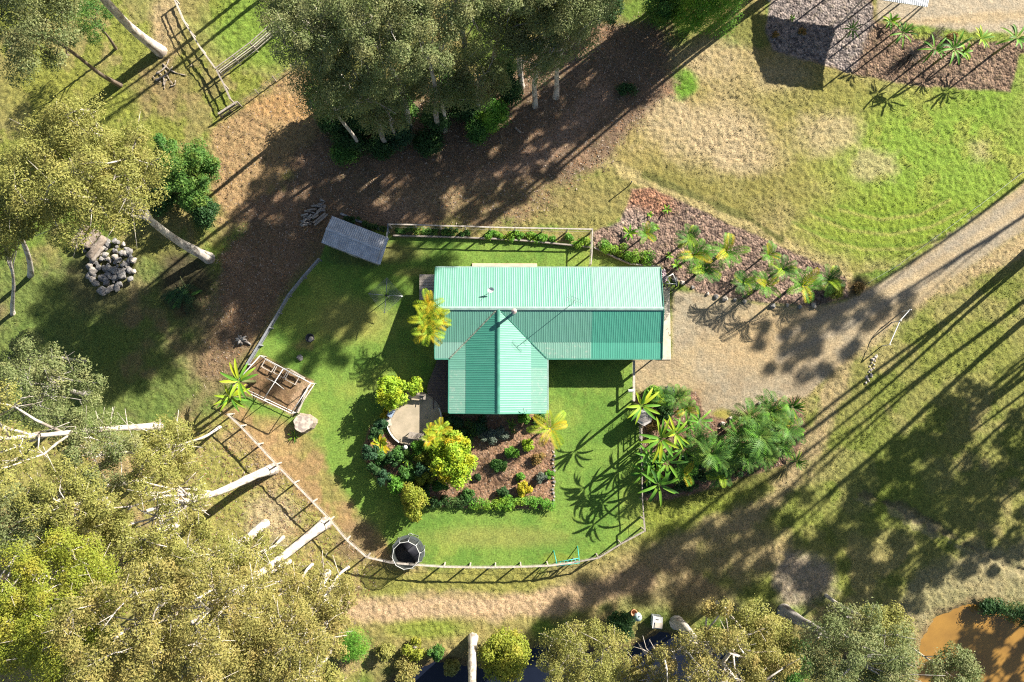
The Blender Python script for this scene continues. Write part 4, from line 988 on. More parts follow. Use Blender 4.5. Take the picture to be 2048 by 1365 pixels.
# dark upturned stump by the west fence
q = G(484, 680); T = empty('root_stump', q, 'dark upturned root stump lying outside the west fence', 'stump'); mb = MB(); rg2 = random.Random(5)
for k in range(9):
    a = k*.7; e = Vector((math.cos(a)*rg2.uniform(.4, .8), math.sin(a)*rg2.uniform(.3, .6), rg2.uniform(.1, .5))); mb.tube([q+Vector((0, 0, .2)), q+e*.6+Vector((0, 0, .2)), q+e], [.2, .12, .04], 6)
mb.tube([q+Vector((0, 0, .2)), q+Vector((.5, -.2, .2)), q+Vector((.95, -.5, .15))], [.24, .15, .05], 7); mb.build('roots', BARK_G, T, True)
# stone pot by the lawn
q = G(622, 677); T = empty('garden_pot', q, 'dark round pot holding a pale stone, on the lawn near the west fence', 'pot')
MB().lathe(tuple(q), [(.3, 0), (.42, .25), (.45, .45), (.40, .46), (.34, .3), (.05, .28)], 18).build('bowl', DARK, T, True)
o = rock('', (624, 680), .3, 4, .28, pale=True); o.parent = T; o.location = (.12, -.12, .42); o.name = 'filling_stone'
for k in ('label', 'category'):
    if k in o: del o[k]
# dark firewood heap by the shed
rg2 = random.Random(8); first = None
for i in range(34):
    x = 606+rg2.uniform(0, 40); y = 440-(x-606)*.75+rg2.uniform(-10, 14); a = rg2.uniform(-.5, .9); l = rg2.uniform(.5, 1.1); z = rg2.uniform(.08, .5)
    q = W(x, y, z); d = Vector((math.cos(a), math.sin(a), rg2.uniform(-.2, .2)))*l/2
    mb = MB(); mb.tube([q-d, q+d], rg2.uniform(.06, .13), 7); tag(mb.build('firewood', BARK_G if i % 3 else DEADW, None, True, off=tuple(q)), 'one of the split logs in the dark firewood heap north-west of the silver shed', 'firewood', 'firewood in the heap by the shed')
for i, (a, b, l) in enumerate((((627, 446), (651, 426), 'upper of two grey boards lying against the firewood heap'), ((629, 451), (655, 429), 'lower of two grey boards lying against the firewood heap'))):
    A, Bq = W(*a, .25), W(*b, .25); tag(MB().beam(A, Bq, .2, .05).build('board', TIMB, None, off=tuple(A)), l, 'board')
# heap of cut palm leaves on burnt ground
rng_ = np.random.RandomState(3); V, F = [], []; q0 = G(368, 585)
for i in range(16):
    az = R(-90)+rng_.uniform(-1.3, 1.2); frond(V, F, (rng_.uniform(-.7, .7), rng_.uniform(-.3, .8), .35+.05*i*.6), az, rng_.uniform(-.1, .25), rng_.uniform(1.6, 2.4), .5, .07, .5, 13, vee=.1)
V = np.array(V); V[:, 2] = np.maximum(V[:, 2], .06)
T = empty('palm_cuttings', q0, 'heap of cut green palm leaves dumped on burnt ground below the leaning trunk', 'garden waste'); link_mesh('cut_fronds', np_mesh('cut_fronds', V, np.array(F, np.int32), L_BLUE), T)
mb = MB()
for i in range(7):
    a = R(80)+rng_.uniform(-.9, .9); p = q0+Vector((rng_.uniform(-.8, .8), rng_.uniform(-.4, .6), .4)); mb.tube([p, p+Vector((math.cos(a), math.sin(a), .1))*rng_.uniform(.7, 1.5)], [.05, .02], 5)
mb.build('stalks', STEM, T)
V = []; F = []
for i in range(7): blade(V, F, (rng_.uniform(-.9, .9), rng_.uniform(-1.0, .3), .3+.05*i), rng_.uniform(0, 6.28), .1, 1.4, .3, .3)
V = np.array(V); V[:, 2] = np.maximum(V[:, 2], .06); link_mesh('cut_leaves', np_mesh('cut_leaves', V, np.array(F, np.int32), L_MID), T)

# ------------------------------------------------------------------ silver shed
IRON = solid('zinc_iron', (.66, .67, .70), (.48, .48, .50), 1.4, .42, .4); IRON_P = solid('zinc_cap', (.70, .71, .73), None, 3.0, .4, .3); SHEDW = solid('shed_wall', (.36, .37, .35), (.27, .28, .27), 2.0, .6, .2)
def shed(label, c4, ze_, zr_, mat, wallm, name='shed', ridge=True, lip=None, opened=False):
    """c4: roof corner pixels in order: two on one eave end-to-end, two on the other"""
    a, b, c, d = [W(x, y, ze_) for x, y in c4]        # a-b north eave, d-c south eave
    T = empty(name, ((a.x+c.x)/2, (a.y+c.y)/2, 0), label, 'shed')
    ra, rb = (a+d)/2, (b+c)/2; ra.z = rb.z = zr_
    def half(e0, e1, nm):
        n = int((e1-e0).length/.2); V = []; F = []
        us = []
        for i in range(n):
            for f, z in ((0, 0), (.5, 0), (.65, .035), (.85, .035)): us.append(((i+f)/n, z))
        us.append((1, 0))
        for u, z in us: V.append(e0.lerp(e1, u)+Vector((0, 0, z)))
        for u, z in us: V.append(ra.lerp(rb, u)+Vector((0, 0, z)))
        k = len(us)
        for i in range(k-1): F.append((i, i+1, k+i+1, k+i))
        MB().add(V, F).build(nm, mat, T)
    half(a, b, 'roof_slope'); half(d, c, 'roof_slope')
    if ridge: MB().beam(ra+Vector((0, 0, .06)), rb+Vector((0, 0, .06)), .22, .04).build('ridge_cap', IRON_P, T)
    if opened:
        for p in (a, b, c, d, (a+d)/2, (b+c)/2): p = p.lerp((a+b+c+d)/4, .06); MB().box((p.x, p.y, ze_/2-.1), (.12, .12, ze_), 0).build('post', STEEL, T)
        for e0, e1 in ((a, b), (d, c)): MB().beam(e0-Vector((0, 0, .05)), e1-Vector((0, 0, .05)), .1, .09).build('gutter', IRON_P, T)
        return T
    ins = lambda p: p.lerp((a+b+c+d)/4, .045)
    q = [ins(p) for p in (a, b, c, d)]; mb = MB()
    V = [(p.x, p.y, -.1) for p in q]+[(p.x, p.y, ze_-.06) for p in q]+[tuple(ins(ra)-Vector((0, 0, .08))), tuple(ins(rb)-Vector((0, 0, .08)))]
    mb.add(V, [(0, 1, 5, 4), (2, 3, 7, 6), (1, 2, 6, 9, 5), (3, 0, 4, 8, 7)]); mb.build('wall', wallm, T)
    for e0, e1 in ((a, b), (d, c)): MB().beam(e0-Vector((0, 0, .04)), e1-Vector((0, 0, .04)), .08, .07).build('gutter', IRON_P, T)
    if lip:
        e = (c-d).normalized(); mb = MB()
        mb.beam(b+e*.12-Vector((0, 0, .1)), c+e*.12-Vector((0, 0, .1)), .5, .04); mb.build('end_awning', IRON_P, T)
    dm = (q[2]+q[3])/2; s = (q[2]-q[3]).normalized(); n_ = Vector((s.y, -s.x, 0))
    MB().box((dm.x+n_.x*.02, dm.y+n_.y*.02, .95), (1.0, .06, 1.9), math.atan2(s.y, s.x)).build('door', IRON_P, T)
    return T
shed('silver corrugated iron shed with a white ridge at the north-west corner of the lawn', [(664, 433), (770, 474), (753, 527), (643, 485)], 1.9, 2.15, IRON, SHEDW, lip=True)
PALEI = solid('white_iron', (.74, .75, .74), (.66, .67, .66), 1.5, .4, .1)
shed('large farm shed with white ribbed roof at the top edge beside the gravel', [(1700, -150), (1880, -118), (1855, 13), (1730, -6)], 5.4, 5.75, PALEI, SHEDW, 'farm_shed', opened=True)
# poles whose shadows cross the northern bed
for i, (px, h, lab) in enumerate((((1842, 10), 3.4, 'thin steel pole standing by the road east of the farm shed'), ((1782, 8), 3.4, 'thin steel pole standing under the white roof edge of the farm shed'), ((1258, 372), 1.5, 'short dark post at the north tip of the stony bed'))):
    q = G(px[0], px[1], -.1); T = empty('pole', q, lab, 'pole'); MB().tube([q, q+Vector((0, 0, h))], .055, 7).build('shaft', STEEL if i < 2 else DARK, T, True); MB().lathe((q.x, q.y, q.z+h), [(.075, -.02), (.075, .03), (.02, .06)], 8).build('finial', DARK, T)

# ------------------------------------------------------------------ clothes hoist
q = W(772, 591, 2.0); c = Vector((q.x, q.y, 0)); T = empty('clothes_hoist', c, 'rotary clothes hoist with four arms standing on the lawn west of the house', 'clothes hoist')
MB().tube([c-Vector((0, 0, .2)), c+Vector((0, 0, 2.05))], .04, 8).build('post', STEEL, T, True)
ends = [W(774, 556, 2.2), W(737, 588, 2.2), W(769, 627, 2.2), W(806, 593, 2.2)]; hub = c+Vector((0, 0, 1.95))
for e in ends: MB().tube([hub, e], .033, 6).build('arm', STEEL, T, True)
mb = MB()
for k in range(4):
    for j in range(9):
        f = 1-.09*j; a = hub.lerp(ends[k], f); b = hub.lerp(ends[(k+1) % 4], f); mb.tube([a, a.lerp(b, .5)-Vector((0, 0, .04)), b], .011, 4)
mb.build('lines', STEEL, T); MB().lathe(tuple(hub-Vector((0, 0, .1))), [(.09, 0), (.12, .06), (.09, .2)], 10).build('hub', DARK, T); MB().tube([c+Vector((.04, 0, 1.1)), c+Vector((.28, .05, 1.1)), c+Vector((.28, .05, 1.0))], .016, 5).build('crank', STEEL, T)

# ------------------------------------------------------------------ trampoline
q = W(816, 1104, .85); c = Vector((q.x, q.y, 0)); T = empty('trampoline', c, 'round black trampoline with a net enclosure at the south-west end of the lawn', 'trampoline')
Rt = 1.52
NET = bpy.data.materials.new('enclosure_net'); NET.use_nodes = True; t = NET.node_tree; p = t.nodes['Principled BSDF']; p.inputs['Base Color'].default_value = (.05, .055, .05, 1); p.inputs['Roughness'].default_value = .8
tr_ = t.nodes.new('ShaderNodeBsdfTransparent'); mx = t.nodes.new('ShaderNodeMixShader'); mx.inputs[0].default_value = .55; t.links.new(tr_.outputs[0], mx.inputs[1]); t.links.new(p.outputs[0], mx.inputs[2]); t.links.new(mx.outputs[0], t.nodes['Material Output'].inputs[0])
MATB = solid('jump_mat', (.045, .045, .06), (.03, .03, .04), 6.0, .6)
MB().lathe(tuple(c), [(Rt-.24, .80), (.02, .785)], 40).build('jump_mat', MATB, T, True)
mb = MB(); n = 40
for rr, z in ((Rt-.26, .835), (Rt+.04, .835), (Rt+.05, .77)):
    for k in range(n): a = 2*math.pi*k/n; mb.v.append((c.x+rr*math.cos(a), c.y+rr*math.sin(a), z))
for i in range(2):
    for k in range(n): mb.f.append((i*n+k, (i)*n+(k+1) % n, (i+1)*n+(k+1) % n, (i+1)*n+k))
mb.build('edge_pad', solid('pad_grey', (.10, .115, .11), None, 4.0, .5), T)
ring = [c+Vector((Rt*math.cos(2*math.pi*k/n), Rt*math.sin(2*math.pi*k/n), .8)) for k in range(n+1)]; MB().tube(ring, .035, 6, False).build('frame', STEEL, T, True)
Rn = Rt-.22; mb = MB(); m = 10; off = Vector((-.06, -.02, 0))
for z in (.84, 2.35):
    for k in range(m): a = 2*math.pi*k/m+.15; mb.v.append((c.x+Rn*math.cos(a), c.y+Rn*math.sin(a), z))
for k in range(m): mb.f.append((k, (k+1) % m, m+(k+1) % m, m+k))
mb.build('net', NET, T)
hoop = [c+Vector((Rn*math.cos(2*math.pi*k/m+.15), Rn*math.sin(2*math.pi*k/m+.15), 2.36)) for k in range(m+1)]; MB().tube(hoop, .03, 6, False).build('top_hoop', solid('hoop_pale', (.66, .66, .62), None, 3.0, .5), T)
for k in range(m): a = 2*math.pi*k/m+.15; u = Vector((math.cos(a), math.sin(a), 0)); MB().tube([c+u*(Rt+.06)+Vector((0, 0, .5)), c+u*(Rt+.06)+Vector((0, 0, 1.7)), c+u*Rn+Vector((0, 0, 2.36))], .026, 6).build('net_pole', STEEL, T, True)
for k in range(5):
    a = 2*math.pi*k/5; u = Vector((math.cos(a), math.sin(a), 0)); s = Vector((-u.y, u.x, 0))
    MB().tube([c+u*Rt+s*.5+Vector((0, 0, .78)), c+u*Rt+s*.45+Vector((0, 0, .02)), c+u*Rt-s*.45+Vector((0, 0, .02)), c+u*Rt-s*.5+Vector((0, 0, .78))], .03, 6).build('leg', STEEL, T, True)
# ladder leaning on it
MB().tube([W(822, 1072, .05), W(820, 1084, .8)], .03, 5).build('ladder_rail', TIMB_P, T); MB().tube([W(812, 1072, .05), W(811, 1084, .8)], .03, 5).build('ladder_rail', TIMB_P, T)
for f in (.25, .55, .85): MB().tube([W(822, 1072, .05).lerp(W(820, 1084, .8), f), W(812, 1072, .05).lerp(W(811, 1084, .8), f)], .022, 5).build('ladder_rung', TIMB_P, T)

# ------------------------------------------------------------------ teal frame
TEAL = solid('teal_paint', (.06, .44, .36), (.05, .36, .30), 4.0, .4)
P0, P1, P2, P3 = W(1114, 1133, 1.6), W(1159, 1126, 1.6), W(1113, 1125, 1.2), W(1158, 1117, 1.2); g0, g1 = W(1107, 1101, 0), W(1155, 1092, 0)
T = empty('climbing_frame', Vector((P0.x, P0.y, 0)), 'teal tubular climbing frame with a runged top standing at the south fence', 'climbing frame')
for a, b, nm in ((P0, P1, 'top_bar'), (P2, P3, 'top_bar'), (P0, P2, 'end_bar'), (P1, P3, 'end_bar'), (P2, g0+Vector((0, 0, -.05)), 'back_leg'), (P3, g1+Vector((0, 0, -.05)), 'back_leg'), (P0, Vector((P0.x, P0.y, -.05)), 'front_leg'), (P1, Vector((P1.x, P1.y, -.05)), 'front_leg')):
    MB().tube([a, b], .045, 7).build(nm, TEAL, T, True)
for k in range(1, 6): MB().tube([P0.lerp(P1, k/6), P2.lerp(P3, k/6)], .03, 6).build('rung', TEAL, T, True)

# ------------------------------------------------------------------ white pipe frame over the dug plot, three seed frames
PIPE = solid('white_pipe', (.72, .70, .68), (.60, .57, .54), 4.0, .5)
zc = 1.9; A, B_, C_, D_ = W(520, 712, zc), W(622, 767, zc), W(582, 827, zc), W(466, 772, zc); M1, M2 = A.lerp(B_, .46), D_.lerp(C_, .52)
T = empty('pergola', Vector(((A.x+C_.x)/2, (A.y+C_.y)/2, 0)), 'open white pipe pergola standing over the dug vegetable plot', 'pergola')
for a, b in ((A, B_), (B_, C_), (C_, D_), (D_, A), (M1, M2)): MB().tube([a, b], .045, 6).build('top_pipe', PIPE, T, True)
for a in (A, B_, C_, D_, M1, M2): MB().tube([a, Vector((a.x, a.y, -.1))], .04, 6).build('upright', PIPE, T, True)
a_, b_ = W(533, 757, 1.1), W(568, 779, 1.1); MB().tube([a_, W(552, 766, zc), b_], .03, 6).build('brace', PIPE, T, True)
for a, b in ((B_, C_), (C_, D_)): MB().tube([Vector((a.x, a.y, .5)), Vector((b.x, b.y, .5))], .03, 6).build('lower_pipe', PIPE, T, True)
for i, (x, y, lab) in enumerate(((537, 732, 'first small open timber seed frame, nearest the west corner of the dug plot'), (561, 744, 'middle one of three small open timber seed frames in the dug plot'), (584, 757, 'third small open timber seed frame, nearest the lawn in the dug plot'))):
    q = W(x, y, .35); u = (B_-A); u.z = 0; u.normalize(); v = Vector((-u.y, u.x, 0)); T = empty('cold_frame', Vector((q.x, q.y, 0)), lab, 'seed frame')
    for sg in (-1, 1):
        MB().beam(q-u*.6+v*sg*.4, q+u*.6+v*sg*.4, .06, .09).build('side', TIMB_L, T); MB().beam(q-v*.36+u*sg*.57, q+v*.36+u*sg*.57, .06, .085).build('side', TIMB_L, T)
        for s2 in (-1, 1): MB().box((q.x+u.x*.57*sg+v.x*.37*s2, q.y+u.y*.57*sg+v.y*.37*s2, .12), (.06, .06, .44)).build('leg', TIMB, T)
A2, B2 = W(581, 740, .4), W(610, 757, .4); tag(MB().beam(A2, B2, .14, .05).build('plank', TIMB_P, None, off=tuple(A2)), 'pale plank propped along the north edge of the dug plot', 'plank')
A2, B2 = W(618, 771, .25), W(596, 826, .25); tag(MB().beam(A2, B2, .12, .3).build('sleeper_edge', TIMB_P, None, off=(A2.x, A2.y, 0)), 'pale sleeper edging the east side of the dug plot', 'edging')

# ------------------------------------------------------------------ letterbox, hexagonal hut
q = W(1262, 782, 1.2); T = empty('letterbox', Vector((q.x, q.y, 0)), 'white letterbox on two posts beside the pinkish fence', 'letterbox')
mb = MB(); n = 8
for x in (-.26, .26):
    for i in range(n+1): a = math.pi*i/n; mb.v.append((q.x+x, q.y-.15*math.cos(a), 1.2+.15*math.sin(a)))
    mb.v += [(q.x+x, q.y+.15, 1.02), (q.x+x, q.y-.15, 1.02)]
k = n+3
mb.f += [tuple(range(k)), tuple(range(k, 2*k))[::-1]]+[(i, (i+1) % k, k+(i+1) % k, k+i) for i in range(k)]
mb.build('box', WHITE, T); MB().box((q.x-.272, q.y, 1.14), (.02, .24, .2)).build('door', STEEL, T)
for sx in (-1, 1): MB().tube([(q.x+sx*.16, q.y, -.2), (q.x+sx*.16, q.y, 1.03)], .035, 6).build('post', DARK, T)
q = W(1288, 835, 2.0); T = empty('hexagonal_hut', Vector((q.x, q.y, 0)), 'small grey hexagonal roofed hut between the lawn and the palm bed', 'hut')
HEXR = solid('hut_roof', (.50, .46, .44), (.42, .38, .36), 3.0, .6); hx = []; mb = MB()
for k in range(6): a = R(90)+k*R(60); hx.append((q.x+.82*math.cos(a), q.y+.86*math.sin(a)))
mb.add([(x, y, 2.0) for x, y in hx]+[(q.x, q.y, 2.16)], [(k, (k+1) % 6, 6) for k in range(6)]); mb.add([(x, y, 1.9) for x, y in hx], []); mb.f += [(k, 7+k, 7+(k+1) % 6, (k+1) % 6) for k in range(6)]
mb.build('roof', HEXR, T); mb = MB()
for k in range(24):
    f = k/23; x = q.x-.72+1.44*f; l = .80-abs(x-q.x)*.55; mb.box((x, q.y, 2.155-abs(x-q.x)*.12), (.02, l*1.25, .02))
mb.build('roof_batten', solid('hut_batten', (.36, .32, .31), None, 3.0, .7), T)
MB().prism([(q.x+(x-q.x)*.86, q.y+(y-q.y)*.86) for x, y in hx], -.15, 1.92).build('wall', TIMB, T); MB().box((q.x-.63, q.y, .75), (.12, .55, 1.5)).build('door', TIMB_D, T)

# ------------------------------------------------------------------ by the garage: trailer frame, heap of pink sheets, bicycle wheel hoops
z = .55; A, B_, C_, D_ = W(1329, 568, z), W(1356, 568, z), W(1346, 548, z), W(1333, 553, z); T = empty('trailer_frame', Vector((C_.x, C_.y, 0)), 'small white A-frame trailer without a tray, parked behind the garage end', 'trailer')
for a, b in ((A, B_), (B_-(B_-A)*.1, C_), (C_, A.lerp(D_, .8)), (A.lerp(B_, .4), D_)): MB().tube([a, b], .045, 6).build('frame_bar', WHITE, T, True)
for f in (.02, .96):
    p_ = A.lerp(B_, f); mb = MB(); M = 16
    MB().tube([p_+Vector((0, .28*math.cos(2*math.pi*k/M), -.27+.28*math.sin(2*math.pi*k/M))) for k in range(M+1)], .07, 6, False).build('wheel', DARK, T, True)
q = W(1337, 576, .8); T = empty('bicycle', Vector((q.x, q.y, 0)), 'old bicycle leaning at the garage end beside the white trailer frame', 'bicycle'); RUST = solid('bicycle_frame', (.48, .36, .24), None, 5.0, .5)
for dx in (-.32, .32):
    w = Vector((q.x+dx, q.y-.05, .34)); wh = MB().tube([w+Vector((.33*math.cos(2*math.pi*k/20), .16*math.sin(2*math.pi*k/20), .28*math.sin(2*math.pi*k/20))) for k in range(21)], .024, 5, False).build('wheel', DARK, T, True); mb = MB()
    for k in range(10): mb.tube([w, w+Vector((.32*math.cos(2*math.pi*k/10), .15*math.sin(2*math.pi*k/10), .27*math.sin(2*math.pi*k/10)))], .006, 3)
    mb.build('spokes', STEEL, wh)
f0, f1, st_, hb = Vector((q.x-.32, q.y-.05, .34)), Vector((q.x+.32, q.y-.05, .34)), Vector((q.x-.15, q.y+.15, .85)), Vector((q.x+.22, q.y+.18, .92)); bb = Vector((q.x-.02, q.y, .36))
for a, b in ((f0, bb), (f0, st_), (bb, st_), (bb, hb), (st_, hb), (f1, hb)): MB().tube([a, b], .022, 5).build('frame_tube', RUST, T)
MB().tube([hb+Vector((0, .05, .05)), hb+Vector((-.05, .28, .05))], .016, 5).build('handlebar', STEEL, T); MB().box(tuple(st_+Vector((0, .02, .05))), (.24, .13, .06)).build('saddle', DARK, T)
PSH = solid('pink_sheet', (.62, .42, .44), (.70, .62, .62), 5.0, .6)
for i, (x, y, w, l, a, lab) in enumerate(((1327, 546, .55, .7, .3, 'crumpled pinkish sheet nearest the trailer drawbar'), (1331, 556, .5, .5, -.4, 'pinkish folded sheet piled in front of the garage end'), (1327, 561, .45, .6, .8, 'pale pink sheet lowest in the pile at the garage end'))):
    q = W(x, y, .3); mb = MB(); n = 9; rr = np.random.RandomState(i)
    for a_ in range(n):
        for b_ in range(n): u, v = (a_/(n-1)-.5)*w, (b_/(n-1)-.5)*l; mb.v.append((q.x+u*math.cos(a)-v*math.sin(a), q.y+u*math.sin(a)+v*math.cos(a), max(.12, .30+.10*i*0+.16*math.sin(a_*1.7+i)*math.cos(b_*1.3)+rr.uniform(-.04, .04))))
    for a_ in range(n-1):
        for b_ in range(n-1): mb.f.append((a_*n+b_, (a_+1)*n+b_, (a_+1)*n+b_+1, a_*n+b_+1))
    tag(mb.build('plastic_sheet', PSH, None, True, off=(q.x, q.y, 0)), lab, 'sheet')

# ------------------------------------------------------------------ by the creek: white hive boxes, tank
q = W(1315, 1246, .9); T = empty('pump_box', Vector((q.x, q.y, 0)), 'white pump box with a sloping hatch on the creek bank', 'pump box'); M = Matrix.Rotation(R(-8), 3, 'Z')
HB = solid('faded_white', (.66, .68, .70), (.52, .54, .57), 3.0, .5)
MB().box((q.x, q.y, .4), (.85, 1.0, .95), R(-6)).build('body', HB, T); MB().box((q.x+.0, q.y+.02, .93), (.95, 1.1, .08), R(-6)).build('lid', WHITE, T)
MB().box((q.x+.08, q.y-.2, 1.02), (.75, .5, .05), R(-8)).build('hatch', CONC, T); MB().box((q.x-.03, q.y+.32, .985), (.28, .06, .03), R(-6)).build('handle_slot', DARK, T)
q = W(1276, 1235, .5); T = empty('water_drum', Vector((q.x, q.y, 0)), 'pale blue-green drum half under the round dark bush by the creek', 'drum')
PALEB = solid('drum_blue', (.45, .58, .58), None, 3.0, .5); MB().lathe((q.x, q.y, -.1), [(.36, 0), (.36, .28), (.39, .3), (.36, .34), (.36, .62), (.38, .66), (.02, .66)], 20).build('drum', PALEB, T, True); MB().lathe((q.x+.1, q.y+.1, .56), [(.06, 0), (.06, .06), (.01, .07)], 8).build('cap', DARK, T)
q = W(1268, 1226, .3); tag(MB().lathe((q.x, q.y, -.05), [(.28, 0), (.30, .3), (.34, .42), (.27, .42), (.2, .15), (.02, .12)], 18).build('terracotta_pot', solid('terracotta', (.62, .30, .15), None, 3.0, .8), None, True, off=(q.x, q.y, 0)), 'orange terracotta pot beside the round dark bush by the creek', 'pot')
# ------------------------------------------------------------------ palms and leafy plants
L_PALM = leafmat('leaf_palm', (.10, .19, .035), (.05, .12, .028), (.17, .22, .04))
P_FEATHER = make_palm('feather', L_BRIGHT, 1, nf=9, L=1.5, el=(.5, 1.25), droop=1.6, lw=.065, ll=.5, nl=17, h=2.0, leaf2=L_GOLD, n2=2)
P_FEATHER2 = make_palm('feather2', L_MID, 2, nf=11, L=1.35, el=(.35, 1.2), droop=1.5, lw=.06, ll=.48, nl=17, h=1.7, leaf2=L_LIME, n2=3)
P_GOLD = make_palm('golden', L_LIME, 3, nf=8, L=2.35, el=(.25, 1.0), droop=1.7, lw=.055, ll=.62, nl=28, h=3.4, tr=.10, leaf2=L_GOLD, n2=4, bark=BARK_G)
P_CANE = make_palm('cane', L_LIME, 4, nf=8, L=1.9, el=(.3, 1.2), droop=1.8, lw=.075, ll=.6, nl=20, h=4.0, tr=.08, leaf2=L_GOLD, n2=3, bark=BARK_G, heads=((0, 0, 0), (-.1, 1.3, .1), (.35, -1.0, -.2), (.5, .4, -.5)))
P_DARK = make_palm('dark', L_PALM, 5, nf=14, L=1.9, el=(.1, 1.2), droop=1.9, lw=.10, ll=.52, nl=14, h=3.3, tr=.12, leaf2=L_BRIGHT, n2=3)
P_SPIKE = make_palm('spike', L_MID, 6, nf=34, L=.95, el=(.0, 1.4), droop=.5, broad=True, bw=.07, h=.35, tr=.07, leaf2=L_LIME, n2=10)
P_BAN = make_palm('banana', L_LIME, 7, nf=11, L=1.9, el=(.1, .9), droop=.9, broad=True, bw=.25, h=3.7, tr=.12, bark=STEM, leaf2=L_BRIGHT, n2=4)
P_BAN2 = make_palm('banana2', L_BRIGHT, 8, nf=11, L=1.8, el=(.0, 1.0), droop=1.1, broad=True, bw=.24, h=3.3, tr=.10, bark=STEM, leaf2=L_MID, n2=3)
P_TI = make_palm('ti', L_GOLD, 9, nf=12, L=.95, el=(.1, 1.0), droop=.9, broad=True, bw=.34, h=1.0, tr=.05, leaf2=L_LIME, n2=4)
P_SMALL = make_palm('small', L_BRIGHT, 10, nf=9, L=.7, el=(.2, 1.1), droop=1.0, broad=True, bw=.16, h=.2, tr=.04, leaf2=L_LIME, n2=3)
P_FLAX = make_palm('flax', L_MID, 11, nf=26, L=.8, el=(.2, 1.35), droop=1.1, broad=True, bw=.06, h=.1, tr=.06, leaf2=L_LIME, n2=6)
rgp = random.Random(21)
def many(rows):
    for pr_, lab, px, sc, *rest in rows:
        o = dict(name='palm', cat='palm'); o.update(rest[0] if rest else {})
        palm(pr_, lab, px, rgp.uniform(0, 6.28), sc, **o)
PL = dict(name='leafy_plant', cat='plant'); BN = dict(name='banana_plant', cat='banana plant'); FX = dict(name='strappy_plant', cat='plant')
SB = dict(group='palms in the stony bed'); PB = dict(group='palms in the palm bed')
